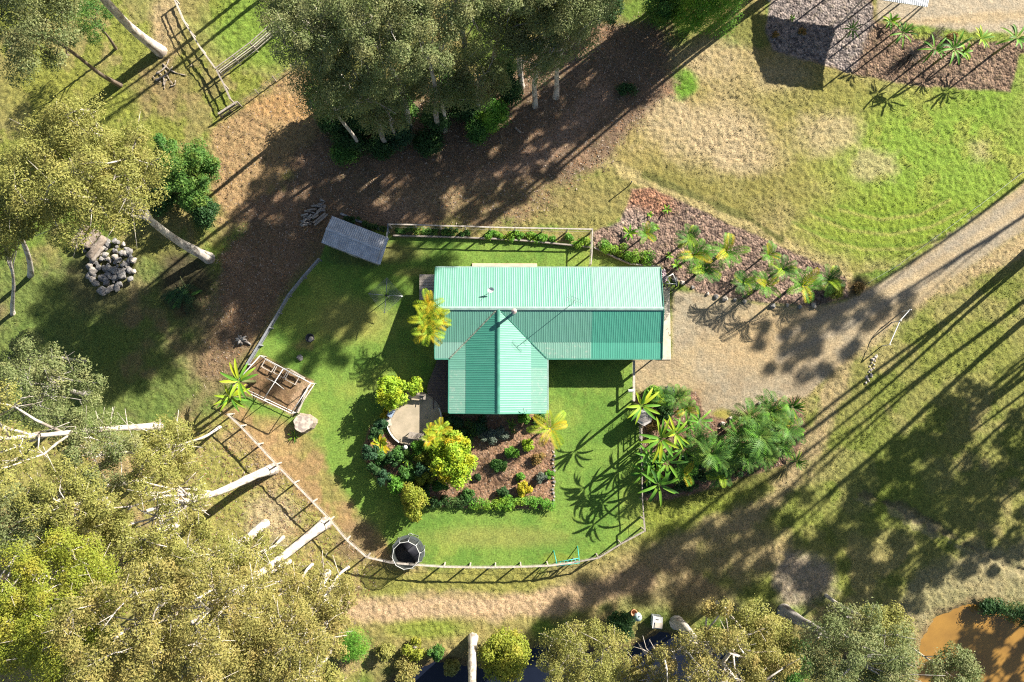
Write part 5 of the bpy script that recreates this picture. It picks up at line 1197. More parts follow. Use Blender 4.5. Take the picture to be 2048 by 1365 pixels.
many([
 # stony triangular bed, west to east
 (P_FEATHER, 'upright paddle-like young palm in the stony bed north of the hedge', (1292, 468), 0.92, SB),
 (P_SMALL, 'small lime plant at the north-west of the stony bed, left of the upright young palm', (1259, 467), 1.49, PL),
 (P_SMALL, 'tiny green plant near the red rubble in the stony bed', (1334, 420), 0.94, PL),
 (P_SMALL, 'tiny pale plant between the red rubble and the upright young palm', (1300, 430), 0.68, PL),
 (P_SMALL, 'tiny green plant just south-east of the upright young palm', (1312, 455), 0.68, PL),
 (P_FEATHER2, 'northernmost palm of the western cluster in the stony bed', (1378, 478), 1.22, SB),
 (P_FEATHER, 'leaning palm with yellow fronds in the middle of the western cluster', (1388, 510), 1.41, SB),
 (P_FEATHER2, 'full dark-green palm at the south of the western cluster, beside the golden one', (1408, 540), 1.54, SB),
 (P_FEATHER, 'wide palm standing alone in the centre of the stony bed', (1452, 505), 1.47, SB),
 (P_FEATHER, 'small palm with one golden frond, upper east of the stony bed', (1537, 510), 0.96, SB),
 (P_FEATHER2, 'pale palm by the drive edge, left of the palm with orange tips', (1488, 565), 1.22, SB),
 (P_FEATHER, 'palm with orange-yellow tips on the drive edge of the stony bed', (1532, 572), 1.15, SB),
 (P_FEATHER2, 'slender palm above the palm with orange tips in the stony bed', (1565, 540), 1.22, SB),
 (P_FEATHER, 'broad yellow-fronded palm on the drive edge at the east of the stony bed', (1605, 570), 1.47, SB),
 (P_FEATHER2, 'palm leaning over the round clipped bush at the east tip of the stony bed', (1658, 560), 1.28, SB),
 (P_SMALL, 'small bright plant just outside the garage corner in the stony bed', (1352, 530), 1.08, PL),
 (P_SMALL, 'small plant at the end of the bright hedge near the garage corner', (1338, 512), 0.81, PL),
 # northern bed by the road
 (P_SMALL, 'yellowish small plant on the grey gravel close to the tall green tree', (1584, 37), .7, PL),
 (P_BAN2, 'broad-leaved green plant in the shade of the farm shed', (1703, 60), .6, PL),
 (P_SMALL, 'pale green plant at the west of the northern bed near the thin poles', (1780, 45), 1.6, PL),
 (P_BAN2, 'bright broad-leaved plant right of the pale green one in the northern bed', (1806, 67), .8, PL),
 (P_BAN2, 'low broad-leaved plant at the foot of the dry twiggy shrub', (1868, 100), .85, PL),
 (P_BAN2, 'broad-leaved plant in the middle of the eastern group in the northern bed', (1908, 98), 1.0, PL),
 (P_BAN, 'tall yellow-tipped plant at the road edge of the northern bed', (1962, 78), .75, PL),
 (P_BAN2, 'broad-leaved plant at the right edge of the frame by the road', (2032, 78), 1.0, PL),
 (P_SMALL, 'small plant between the yellow-tipped plant and the middle of the northern bed', (1930, 105), 1.5, PL),
 # west of the house and lawn plants
 (P_CANE, 'clump of golden cane palms leaning over the west eave of the house', (856, 640), 1.0),
 (P_BAN, 'upper crown of the twin-headed yellow-edged banana plant beside the pipe frame', (478, 763), 1.12, BN),
 (P_BAN, 'lower crown of the twin-headed yellow-edged banana plant beside the pipe frame', (462, 795), .95, BN),
 (P_FLAX, 'small spiky cycad growing below the big pale stump', (590, 873), 1.05, dict(name='cycad', cat='cycad')),
 # garden bed south
 (P_GOLD, 'large golden feather palm at the south-east corner of the wing', (1100, 857), 1.0),
 (P_TI, 'yellow and orange broad-leaved plant on the west side of the garden bed', (763, 888), 1.15, PL),
 (P_SPIKE, 'dark spiky plant just below the wing roof in the shaded bed', (1022, 850), .8, FX),
 (P_SPIKE, 'grey-green spiky palm lily among the shrubs below the patio', (817, 918), 1.3, FX),
 (P_CANE, 'golden fern-like palm rising in front of the patio beside the yellow tree', (874, 868), .62),
 (P_FLAX, 'small spiky plant at the sunny edge of the shaded bed', (1026, 863), .6, FX),
 # palm bed by the turning area
 (P_BAN, 'yellow-green banana plant hanging over the hexagonal hut', (1283, 812), 1.10, BN),
 (P_DARK, 'pale feathery palm at the north of the palm bed beside the gravel', (1354, 795), 0.94, PB),
 (P_FEATHER, 'low bright palm at the gravel edge south of the pale feathery palm', (1372, 818), 0.99, PB),
 (P_BAN2, 'small banana plant on the east of the gap in the palm bed', (1398, 842), 0.88, BN),
 (P_BAN, 'big yellow-green banana plant at the west of the palm bed', (1322, 878), 1.23, BN),
 (P_BAN2, 'dark banana plant below the big yellow-green one', (1300, 912), 1.10, BN),
 (P_BAN2, 'banana plant in the middle of the dense western clump', (1335, 925), 1.16, BN),
 (P_BAN2, 'banana plant at the southern tip of the western clump', (1318, 970), 1.16, BN),
 (P_BAN2, 'banana plant leaning west over the thin grey fence', (1290, 945), 0.88, BN),
 (P_DARK, 'tall feather palm right of the big banana plant', (1398, 880), 1.10, PB),
 (P_DARK, 'yellowing feather palm at the centre of the palm bed', (1422, 908), 1.21, PB),
 (P_FEATHER2, 'small palm at the south edge of the palm bed below the yellowing one', (1440, 948), 1.21, PB),
 (P_DARK, 'westernmost dark palm of the eastern clump', (1478, 868), 1.21, PB),
 (P_DARK, 'dark palm at the north-west of the eastern clump, touching the gravel', (1502, 838), 1.21, PB),
 (P_DARK, 'pale-fronded palm at the top of the eastern clump', (1542, 822), 1.16, PB),
 (P_DARK, 'dark palm in the heart of the eastern clump', (1520, 872), 1.38, PB),
 (P_BAN2, 'paddle-leaved plant with a bright centre in the eastern clump', (1514, 880), 0.94, BN),
 (P_SPIKE, 'dark round spiky tree at the north-east corner of the palm bed', (1584, 815), 1.87, FX),
 (P_DARK, 'dark palm on the east side of the palm bed', (1572, 855), 1.16, PB),
 (P_SPIKE, 'spiky pandanus at the east side of the palm bed below the dark palm', (1560, 900), 1.32, FX),
 (P_SPIKE, 'yellowish spiky plant at the south-east corner of the palm bed', (1592, 924), 1.26, FX),
 (P_SPIKE, 'pale spiky plant next left of the yellowish one in the palm bed', (1572, 905), 0.99, FX),
 (P_DARK, 'lowest feather palm on the south side of the eastern clump', (1530, 912), 0.99, PB),
 (P_BAN, 'yellow-tipped banana plant at the top of the western clump, right of the biggest one', (1352, 868), .95, BN),
 (P_BAN2, 'small banana plant between the western clump and the tall feather palm', (1366, 898), .9, BN),
 (P_FEATHER, 'young feathery palm at the east side of the western clump, near the ground', (1368, 945), 1.1, PB),
 (P_BAN, 'banana plant with upright yellow leaves in the heart of the western clump', (1312, 940), .85, BN),
 (P_DARK, 'feather palm at the south of the palm bed, between both clumps', (1452, 925), .95, PB),
 (P_FEATHER, 'bright palm in the gap between the western and eastern clumps', (1455, 890), 1.2, PB),
 (P_DARK, 'feather palm low on the west side of the eastern clump', (1490, 915), .95, PB),
 (P_FEATHER2, 'bright small palm just below the letterbox', (1330, 800), 1.1, PB),
 (P_BAN2, 'banana plant touching the gravel at the north of the western clump', (1372, 852), .8, BN),
 (P_FEATHER, 'pale young palm in the middle of the eastern clump by the gravel', (1555, 838), 1.15, PB),
 (P_DARK, 'feather palm at the far south-east of the eastern clump', (1560, 888), .9, PB),
])
# ------------------------------------------------------------------ shrubs
bush('big lime-green shrub at the north-west edge of the round patio', (785, 785), 1.75, 3.8, L_LIME, 1, n=26, leafs=190, size=.24, cr=.6)
bush('smaller lime and yellow shrub between the big lime shrub and the deck', (828, 774), .95, 2.4, L_LIME, 2, n=14, leafs=170, size=.22)
bush('small yellow shrub behind the blue-grey barbecue', (768, 830), .55, 1.3, L_GOLD, 3, n=9, leafs=110, size=.2, ry=.9)
bush('large yellow-green tree shrub in the middle of the garden bed', (908, 920), 2.3, 4.8, L_LIME, 4, n=44, leafs=190, size=.27, ry=2.9, cr=.75)
bush('orange-tipped upper arm of foliage north-east of the large yellow-green shrub', (905, 878), 1.1, 4.0, L_GOLD, 5, n=14, leafs=150, size=.2, ry=.8)
bush('tall yellow-green shrub leaning over the lawn at the south-west of the garden bed', (828, 1002), 1.55, 4.6, L_YEL, 6, n=30, leafs=230, size=.2, ry=2.1, cr=.6)
bush('mid-green shrub just north-west of the tall leaning shrub', (792, 968), 1.2, 2.6, L_BRIGHT, 7, n=16, leafs=190, size=.22)
for i, (x, y, r, lab) in enumerate(((752, 868, .9, 'dark shrub at the north end of the western garden edge'), (740, 905, .9, 'dark glossy shrub on the outer west side of the garden bed'), (750, 938, .9, 'dark shrub below the yellow broad-leaved plant'), (770, 955, .9, 'dark low shrub at the south-west bend of the garden edge'), (785, 918, .8, 'dark shrub directly right of the yellow broad-leaved plant'), (845, 945, 1.0, 'dark bush in the shade left of the large yellow-green shrub'), (850, 985, .9, 'deep green low shrub between the tall leaning shrub and the mulch'))):
    bush(lab, (x, y), r, 2.2+.6*(i % 2), L_BLUE if i % 2 else L_DARK, 20+i, n=13, leafs=150, size=.22)
for i, (x, y, r, h, m_, lab) in enumerate(((800, 905, 1.0, 2.2, L_MID, 'mid-green shrub wrapped round the foot of the globe lamp'), (838, 895, .9, 2.2, L_BRIGHT, 'bright shrub just below the weathered bench'), (872, 900, 1.0, 3.0, L_LIME, 'lime shrub joined to the west side of the large yellow-green shrub'), (815, 950, 1.1, 2.4, L_MID, 'mid-green shrub in the middle of the western garden'), (850, 955, 1.1, 2.6, L_YEL, 'olive-yellow shrub against the south-west of the large yellow-green shrub'), (765, 915, 1.0, 2.4, L_MID, 'glossy shrub just inside the western garden edge'), (880, 975, .9, 1.8, L_MID, 'green shrub below the large yellow-green shrub'), (895, 945, 1.3, 4.2, L_GOLD, 'golden foliage on the south-west flank of the large yellow-green shrub'), (760, 850, .8, 2.0, L_BLUE, 'dark shrub west of the pale table'))):
    bush(lab, (x, y), r, h, m_, 240+i, n=15, leafs=170, size=.22)
bush('greenish-gold airy shrub right of the globe lamp', (850, 915), 1.1, 1.8, L_YEL, 29, n=14, leafs=130, size=.24)
for i, (x, y, r, m_, lab) in enumerate(((905, 845, 1.2, L_BLUE, 'dark hedge-like shrub below the west corner of the wing'), (935, 862, 1.3, L_DARK, 'broad dark shrub second from the west below the wing'), (962, 850, 1.1, L_BLUE, 'dark shrub in the middle of the shaded bed below the wing'), (975, 872, 1.0, L_SILVER, 'grey-leaved shrub at the south of the shaded bed below the wing'), (1003, 866, .8, L_SILVER, 'small grey shrub below the ridge end of the wing'), (1050, 836, .7, L_BRIGHT, 'bright green shrub under the vent pipe at the wing'), (1078, 838, .8, L_MID, 'mid-green shrub half hidden under the golden palm'), (900, 880, .8, L_DARK, 'dark shrub between the patio rail and the shaded bed'))):
    bush(lab, (x, y), r, 1.1, m_, 40+i, n=14, leafs=160, size=.2)
for i, (x, y, r, h, m_, lab) in enumerate(((1022, 905, .8, .9, L_BRIGHT, 'glossy green round shrub alone in the middle of the mulch'), (998, 931, .9, .9, L_MID, 'green flowering shrub south-west of the glossy round shrub'), (1056, 892, .75, 1.0, L_LIME, 'lime shrub at the foot of the golden palm'), (1076, 915, .8, .8, L_RUST, 'sparse rusty shrub below the golden palm'), (1084, 955, .75, .8, L_SILVER, 'silver-grey rounded shrub near the stone edging'), (1099, 950, .5, .7, L_BRIGHT, 'narrow green shrub squeezed against the stone edging'), (1040, 954, .5, .7, L_BRIGHT, 'small green ball shrub just above the gold one'), (1048, 978, .85, 1.1, L_GOLD, 'golden-yellow shrub near the south hedge'), (1004, 986, .7, .9, L_DARK, 'dark strappy clump inside the south hedge'), (938, 990, .8, .9, L_MID, 'soft round grassy shrub at the west end of the south hedge'), (955, 955, .4, .5, L_DARK, 'tiny dark plant on the shaded mulch right of the large yellow-green shrub'))):
    bush(lab, (x, y), r, h, m_, 60+i, n=12, leafs=90 if i == 3 else 150, size=.18)
def hedge(label, pts, w, h, leaf, seed, dens=170, size=.2, name='hedge', strap=True):
    rng = np.random.RandomState(seed); P_ = [W(x, y, h*.6) for x, y in pts]; B = Vector((P_[0].x, P_[0].y, 0)); cc = []
    for a, b in zip(P_[:-1], P_[1:]):
        L = (b-a).length; k = max(2, int(L/.28))
        for i in range(k): q = a.lerp(b, (i+rng.rand())/k); cc.append((q.x+rng.uniform(-w, w)*.6, q.y+rng.uniform(-w, w)*.6, h*rng.uniform(.4, .72)))
    cc = np.array(cc); rad = w*rng.uniform(.45, .75, len(cc)); T = empty(name, B, label, 'hedge')
    V, F = leaf_cards(rng, cc, rad, dens, size, flat=.8, up=.5, asp=.38 if strap else .5); V[:, 2] = np.maximum(V[:, 2], .02)
    link_mesh('foliage', np_mesh('foliage', V-np.array(B), F, leaf), T); mb = MB()
    for c in cc[::3]: mb.tube([(c[0], c[1], -.05), (c[0]+.02, c[1], c[2])], [.03, .012], 4)
    mb.build('stem', STEM, T); return T
hedge('strappy green border hedge along the south edge of the mulch bed', [(945, 1004), (985, 1004), (1030, 1004), (1060, 1008), (1100, 1002)], .75, .65, L_BRIGHT, 1)
hedge('dark shaded hedge continuing the border west of the strappy one', [(858, 1004), (890, 1003), (940, 1003)], .7, .6, L_DARK, 2)
hedge('bright agapanthus-like hedge along the sleeper edge by the stony bed', [(1200, 484), (1225, 497), (1250, 508), (1280, 515), (1306, 516)], .85, .7, L_BRIGHT, 3, 190)
hedge('bright clump of leaves at the east end of the border strip', [(1130, 480), (1160, 484), (1180, 487)], .65, .5, L_BRIGHT, 4)
hedge('long row of bright leaves filling the middle of the border strip', [(970, 470), (1010, 470), (1060, 475), (1110, 480)], .5, .45, L_BRIGHT, 5)
hedge('patchy green leaves at the shaded west end of the border strip', [(790, 464), (840, 462), (890, 465), (940, 464)], .5, .4, L_MID, 6, 90)
hedge('ragged dark weeds along the log edge behind the silver shed', [(690, 437), (722, 444), (752, 455), (770, 458)], .5, .5, L_DARK, 7, 110)
hedge('low dark weeds at the south edge of the palm bed', [(1345, 985), (1400, 955), (1460, 945), (1500, 935)], .7, .5, L_DARK, 8, 110)
bush('round clipped lime bush at the east tip of the stony bed', (1669, 578), 1.15, 1.6, L_YEL, 80, n=34, leafs=170, size=.13, cr=.42, name='round_bush', cat='bush')
bush('round dark bush standing on the creek bank beside the white pump box', (1243, 1253), 1.6, 2.6, L_DARK, 81, n=40, leafs=240, size=.15, cr=.5, name='round_bush', cat='bush')
bush('dark low shrub behind the hexagonal hut in the palm bed', (1330, 822), 1.1, 1.3, L_DARK, 82, n=14, leafs=150, size=.2)
bush('bright shrub beside the letterbox at the top of the palm bed', (1308, 790), 1.1, 1.4, L_BRIGHT, 83, n=14, leafs=160, size=.2)
bush('grey feathery shrub between the bright shrub and the pale palm', (1338, 786), .8, 1.4, L_SILVER, 84, n=12, leafs=140, size=.16)
bush('rusty dry bromeliads on the mulch behind the hexagonal hut', (1308, 850), 1.0, .5, L_RUST, 85, n=10, leafs=80, size=.25, asp=.18)
for i, (x, y, r, lab) in enumerate(((1310, 930, 1.2, 'leafy undergrowth filling the western banana clump'), (1350, 950, 1.2, 'leafy undergrowth at the south-east of the western banana clump'), (1385, 920, 1.2, 'dark undergrowth below the tall feather palm'), (1490, 905, 1.3, 'dark undergrowth at the south-west of the eastern palm clump'), (1545, 885, 1.3, 'dark undergrowth between the palms of the eastern clump'), (1545, 845, 1.2, 'dark undergrowth below the pale-fronded palm'), (1300, 975, .9, 'dark undergrowth against the thin fence at the south of the clump'))):
    bush(lab, (x, y), r, 1.3, L_DARK if i % 2 else L_BLUE, 90+i, n=14, leafs=170, size=.22)
# dry twiggy shrub and its long shadow in the northern bed
def twiggy(label, px, h, spread, seed, n=60, mat=DEADW, name='dry_shrub'):
    rg_ = random.Random(seed); q = G(*px); T = empty(name, q, label, 'shrub'); mb = MB()
    for k in range(n):
        a = rg_.uniform(0, 6.28); e = rg_.uniform(.1, 1.0); t_ = q+Vector((math.cos(a)*spread*e, math.sin(a)*spread*e, h*rg_.uniform(.55, 1.0))); m_ = q.lerp(t_, .5)+Vector((0, 0, h*.12))
        mb.tube([q+Vector((math.cos(a)*.1, math.sin(a)*.1, 0)), m_, t_], [.03, .018, .006], 4)
        for j in range(3): mb.tube([m_.lerp(t_, .3*j+.1), m_.lerp(t_, .3*j+.1)+Vector((rg_.uniform(-.4, .4), rg_.uniform(-.4, .4), rg_.uniform(.1, .5)))], [.012, .004], 3)
    mb.build('twigs', mat, T); return T
twiggy('tall dry leafless shrub in the middle of the northern bed', (1846, 92), 3.4, .9, 1)
twiggy('low tangle of dry twigs south of the tall dry shrub', (1828, 110), .7, 1.5, 2, 50)
bush('small rusty shrub on the gravel near the shed shadow', (1551, 68), .4, 1.0, L_RUST, 100, n=7, leafs=70, size=.18)
bush('small dark rusty plant inside the shadow of the farm shed', (1605, 65), .5, .5, L_RUST, 101, n=7, leafs=60, size=.2)
bush('orange dry shrub beside the broad-leaved plants in the northern bed', (1905, 72), .7, .6, L_RUST, 102, n=9, leafs=70, size=.2)
bush('low reddish dry plant at the east tip of the stony bed by the drive', (1718, 577), .7, .35, L_RUST, 103, n=9, leafs=60, size=.18)
bush('low green tuft in the shaded litter below the tall green tree', (1254, 180), 1.3, .6, L_DARK, 104, n=14, leafs=90, size=.2, ry=.8)

# ------------------------------------------------------------------ trees
def gp(px, h):      # ground pixel below a crown centre
    k = 1-h/CAM_H; return (NADIR[0]+(px[0]-NADIR[0])*k, NADIR[1]+(px[1]-NADIR[1])*k)
GN = 'gum trees north of the house'
gum('tall gum with a broad olive crown over the rock heap', (165, 345), 16.5, 5.6, (418, 517), .48, L_OLIVE, BARK_W, n=52, leafs=420, seed=1, cr=1.3, flat=.42, mind=1.15, mains=8, dead=5, size=.27)
gum('second olive crowned gum at the left edge, joined to the broad crown', (40, 395), 14, 3.3, (60, 552), .26, L_OLIVE, BARK_W, n=24, leafs=400, seed=2, cr=1.15, flat=.45, dead=2)
gum('small pale gum crown at the left edge below the olive gums', (15, 470), 10, 1.6, (24, 628), .2, L_OLIVE, BARK_W, n=9, leafs=300, seed=3, cr=.9, flat=.5)
gum('dark green gum with a thin trunk in the top left corner', (45, 45), 15, 4.4, (240, 170), .24, L_GREY, BARK_B, n=30, leafs=360, seed=4, cr=1.15, flat=.45)
gum('thick pale trunked gum leaving the top edge, its base by the fallen branches', (95, -105), 17, 4.2, (322, 103), .55, L_GREY, BARK_W, n=30, leafs=340, seed=5, flat=.5)
gum('slender brown gum sapling beside the thick pale trunk', (185, 35), 6, 2.0, (231, 98), .15, L_MID, BARK_B, n=13, leafs=200, seed=6, cr=.8, size=.22)
bush('dark green leafy tree at the edge of the bare brown slope', (378, 345), 3.3, 4.8, L_PALM, 110, n=60, leafs=300, size=.2, cr=.72, ry=4.0, name='bushy_tree', cat='tree', stem=BARK_B)
bush('dark tangled bush just above the leaning grey trunk', (405, 425), 1.9, 2.6, L_DARK, 111, n=24, leafs=200, size=.22, cr=.7, stem=BARK_B)
bush('small dark bush right beside the olive gum crown', (330, 290), 1.3, 2.6, L_MID, 112, n=16, leafs=220, size=.22, stem=BARK_B)
bush('shaded dark bush under the north-east of the olive crown', (325, 400), 1.8, 2.0, L_DARK, 113, n=20, leafs=180, size=.22, stem=BARK_B)
# north cluster
for i, (c, h, r, b, tr, mat, n, lab) in enumerate((
 ((632, 45), 20, 3.9, None, .3, L_GREY, 34, 'western gum of the north cluster, its crown over the yard fence'),
 ((700, 130), 18, 3.4, None, .26, L_GREY, 28, 'gum of the north cluster with bare white twigs on its west side'),
 ((745, 40), 21, 3.8, None, .3, L_GREY, 30, 'high gum crown at the top edge, second from the west of the north cluster'),
 ((650, 175), 15, 2.2, None, .2, L_GREY, 15, 'lower gum at the south-west corner of the north cluster above the brown slope'),
 ((835, 60), 20, 3.0, None, .3, L_GREY, 24, 'gum in the middle of the north cluster with a forked dead top'),
 ((880, 150), 10, 2.8, (890, 264), .2, L_GREY, 22, 'shaded gum whose thin grey trunk foot shows in the middle of the litter'),
 ((955, 150), 10, 2.4, None, .2, L_GREY, 18, 'shaded gum just west of the bare white trunk'),
 ((995, 25), 16, 4.0, (988, 170), .36, L_GREY, 34, 'gum with a tall bare white trunk at the south-east of the north cluster'),
 ((1090, 60), 15.5, 3.6, None, .3, L_GREY, 32, 'silvery gum at the east end of the north cluster'),
 ((1150, 0), 18, 3.2, None, .28, L_GREY, 26, 'gum at the top edge right of the silvery gum'),
 ((770, 210), 10, 2.4, None, .18, L_GREY, 18, 'small gum hanging over the dark shrubs of the north cluster'),
 ((590, -10), 18, 3.2, None, .28, L_GREY, 22, 'gum half cut by the top edge above the yard fence'),
 ((1060, -60), 20, 3.6, None, .3, L_GREY, 24, 'tall gum beyond the top edge above the white trunk'),
 ((900, -60), 21, 4.0, None, .34, L_GREY, 26, 'tall gum beyond the top edge in the middle of the north cluster'))):
    gum(lab, c, h, r, b or gp((c[0], c[1]), h-1), tr, mat, BARK_W if i % 3 != 1 else BARK_G, n=n, leafs=360, seed=30+i, flat=.6, cr=1.05, group=GN, dead=4 if i in (1, 4) else 1, size=.24)
for i, (x, y, r, h, m_, lab) in enumerate(((700, 272, 2.3, 2.6, L_DARK, 'dark round shrub at the south-west foot of the north cluster'), (690, 300, 1.6, 1.8, L_MID, 'low green shrub at the southern edge of the north cluster above the track'), (855, 285, 1.7, 1.8, L_DARK, 'dark shrub at the foot of the thin grey trunk'), (985, 232, 2.1, 3.0, L_BRIGHT, 'bright green feathery shrub at the south-east of the north cluster'), (790, 265, 2.0, 3.2, L_BLUE, 'blue-green bush between the dark shrubs of the north cluster'), (930, 215, 1.9, 3.2, L_DARK, 'dark shrub left of the bright green feathery one'), (740, 170, 2.0, 4.0, L_DARK, 'shaded understorey tree below the western gums'), (850, 120, 2.0, 4.0, L_DARK, 'shaded understorey tree below the forked dead top'), (1205, 15, 2.2, 5.0, L_DARK, 'dark shaded tree right of the silvery gum at the top edge'), (1010, 130, 1.5, 3.4, L_MID, 'green understorey tree just right of the bare white trunk'), (660, 240, 1.5, 3.0, L_DARK, 'dark bush below the lower south-west gum'))):
    bush(lab, (x, y), r, h, m_, 140+i, n=int(14+r*10), leafs=240, size=.2, cr=.75, stem=BARK_B, name='understorey_shrub', cat='shrub')
for i, (x, y, r, h, m_, lab) in enumerate(((642, 205, 1.8, 4.5, L_MID, 'green bush at the western foot of the north cluster, over the brown slope'), (722, 228, 2.0, 4.5, L_DARK, 'dark bushy tree above the dark round shrub of the north cluster'), (805, 222, 2.0, 4.5, L_MID, 'green bushy tree in the middle foot of the north cluster'), (872, 238, 1.7, 3.5, L_DARK, 'dark bush overhanging the thin grey trunk foot'), (955, 262, 1.3, 2.4, L_MID, 'low green shrub left of the bright feathery one by the litter track'), (760, 292, 1.6, 2.4, L_DARK, 'dark low shrub between the southern edge shrubs of the north cluster'), (905, 180, 2.1, 5.0, L_MID, 'green understorey tree in the gap west of the white trunk'), (1020, 180, 1.5, 3.5, L_DARK, 'dark bush at the foot of the tall bare white trunk'))):
    bush(lab, (x, y), r, h, m_, 260+i, n=int(14+r*10), leafs=240, size=.2, cr=.75, stem=BARK_B, name='understorey_shrub', cat='shrub')
bush('tall bright green bushy tree at the top edge, west of the grey gravel', (1412, 5), 3.9, 8.5, L_BRIGHT, 160, n=90, leafs=420, size=.17, cr=.95, ry=3.6, name='bushy_tree', cat='tree', asp=.3, stem=BARK_B)
bush('darker lower tree on the left flank of the tall bright green tree', (1325, 8), 2.2, 5.0, L_MID, 161, n=34, leafs=300, size=.18, cr=.8, name='bushy_tree', cat='tree', stem=BARK_B)
# west side
gum('gum with a grey trunk and sparse crown at the left edge', (95, 775), 11.5, 4.0, (178, 786), .3, L_GREY, BARK_G, n=30, leafs=230, seed=60, cr=.95, flat=.6, dead=9)
gum('small gum crown north of the sparse crown at the left edge', (55, 715), 8, 2.1, gp((60, 715), 8), .16, L_GREY, BARK_G, n=13, leafs=220, seed=61, cr=.8)
gum('tall gum with a long straight white trunk pointing at the left edge', (-60, 880), 22, 4.2, (318, 853), .36, L_OLIVE, BARK_W, n=26, leafs=250, seed=62, flat=.5, straight=True, dead=11)
gum('grey-green gum standing below the long straight white trunk', (190, 915), 11, 3.6, gp((205, 915), 11), .26, L_GREY, BARK_W, n=27, leafs=240, seed=63, cr=.95, dead=13)
gum('thin pale gum beside the north end of the diagonal fence', (335, 905), 9.5, 2.7, (440, 854), .16, L_OLIVE, BARK_W, n=20, leafs=210, seed=64, cr=.9, dead=7)
gum('white limbed gum rooted against the diagonal fence', (300, 1020), 13.5, 4.2, (548, 938), .46, L_OLIVE, BARK_W, n=24, leafs=210, seed=65, flat=.5, cr=.95, dead=19)
gum('tall white gum whose base stands west of the fence corner', (390, 1240), 18.5, 4.6, (652, 1046), .5, L_TAN, BARK_W, n=34, leafs=270, seed=66, flat=.5, straight=True, dead=11)
gum('patchy barked white gum in the middle of the south-west stand', (240, 1270), 19, 4.4, (531, 1048), .42, L_TAN, BARK_W, n=34, leafs=260, seed=67, flat=.5, dead=11, straight=True)
gum('white gum rooted closest to the trampoline', (560, 1300), 13.5, 3.8, (655, 1146), .34, L_TAN, BARK_W, n=32, leafs=270, seed=68, flat=.5, dead=9)
gum('dense yellow-green gum crown in the bottom left corner', (110, 1215), 15, 5.2, gp((110, 1215), 15), .4, L_YEL, BARK_W, n=60, leafs=400, seed=69, cr=1.15, flat=.42, dead=9, size=.25)
gum('yellow-green gum at the bottom edge right of the corner crown', (190, 1370), 13.5, 3.8, gp((190, 1370), 13.5), .3, L_YEL, BARK_W, n=34, leafs=360, seed=70, cr=1.1, flat=.45, dead=5)
gum('dark green gum on the left edge above the yellow-green crowns', (40, 1045), 12, 3.1, gp((40, 1045), 12), .26, L_GREY, BARK_G, n=27, leafs=320, seed=71, cr=1.0)
gum('olive gum in the thick of the south-west stand above the yellow crown', (215, 1110), 12, 3.3, gp((215, 1110), 12), .26, L_OLIVE, BARK_W, n=28, leafs=300, seed=72, cr=1.0, dead=11)
gum('olive gum between the patchy trunk and the white limbed gum', (420, 1120), 12, 3.3, gp((420, 1120), 12), .26, L_OLIVE, BARK_W, n=25, leafs=250, seed=73, cr=.95, dead=13)
gum('tan crowned gum at the bottom edge of the south-west stand', (390, 1350), 14, 3.9, gp((390, 1350), 14), .3, L_TAN, BARK_W, n=36, leafs=330, seed=74, cr=1.1, flat=.45, dead=7)
gum('tan gum at the bottom edge right of the others in the south-west stand', (600, 1390), 11, 3.2, gp((600, 1390), 11), .24, L_OLIVE, BARK_W, n=26, leafs=300, seed=75, cr=1.0, dead=7)
gum('thin crowned tan gum hanging over the fence corner by the trampoline', (650, 1190), 9, 2.3, gp((650, 1190), 9), .16, L_TAN, BARK_W, n=15, leafs=190, seed=76, cr=.85, dead=7)
gum('brownish gum crown in the centre of the south-west stand', (480, 1205), 13, 3.0, gp((480, 1205), 13), .24, L_TAN, BARK_W, n=24, leafs=270, seed=77, cr=.95, dead=7)
gum('small olive gum between the corner crown and the sparse west gums', (120, 1000), 13, 3.0, gp((120, 1000), 13), .24, L_OLIVE, BARK_W, n=22, leafs=250, seed=78, cr=.95, dead=9)
gum('low lacy gum over the foot of the tall white trunk in the south-west stand', (500, 1120), 9, 2.6, gp((500, 1120), 9), .16, L_OLIVE, BARK_W, n=20, leafs=150, seed=79, cr=.8, dead=11)
gum('low lacy gum between the two long white trunks of the south-west stand', (330, 1170), 10, 3.0, gp((330, 1170), 10), .18, L_OLIVE, BARK_W, n=24, leafs=170, seed=80, cr=.8, dead=13)
gum('lacy tan gum just west of the sandy track', (640, 1260), 8, 2.6, gp((640, 1260), 8), .16, L_TAN, BARK_W, n=20, leafs=170, seed=81, cr=.8, dead=9)
gum('lacy gum over the white trunk nearest the trampoline', (560, 1190), 10, 2.6, gp((560, 1190), 10), .16, L_TAN, BARK_W, n=19, leafs=150, seed=82, cr=.8, dead=11)
gum('olive gum at the bottom edge between the tan crowns of the south-west stand', (500, 1330), 12, 3.2, gp((500, 1330), 12), .22, L_OLIVE, BARK_W, n=28, leafs=230, seed=83, cr=.9, dead=9)
gum('tan sapling right of the creek water, left of the tangled white limbs', (1310, 1345), 6, 1.8, gp((1310, 1345), 6), .12, L_TAN, BARK_W, n=14, leafs=120, seed=84, cr=.7, dead=13)
bush('bright green wattle at the bottom left of the sandy track', (702, 1292), 1.9, 3.0, L_BRIGHT, 170, n=34, leafs=300, size=.14, cr=.65, asp=.3, name='wattle', cat='shrub')
bush('light green shrub just left of the wattle', (635, 1282), 1.5, 2.4, L_MID, 171, n=20, leafs=200, size=.18)
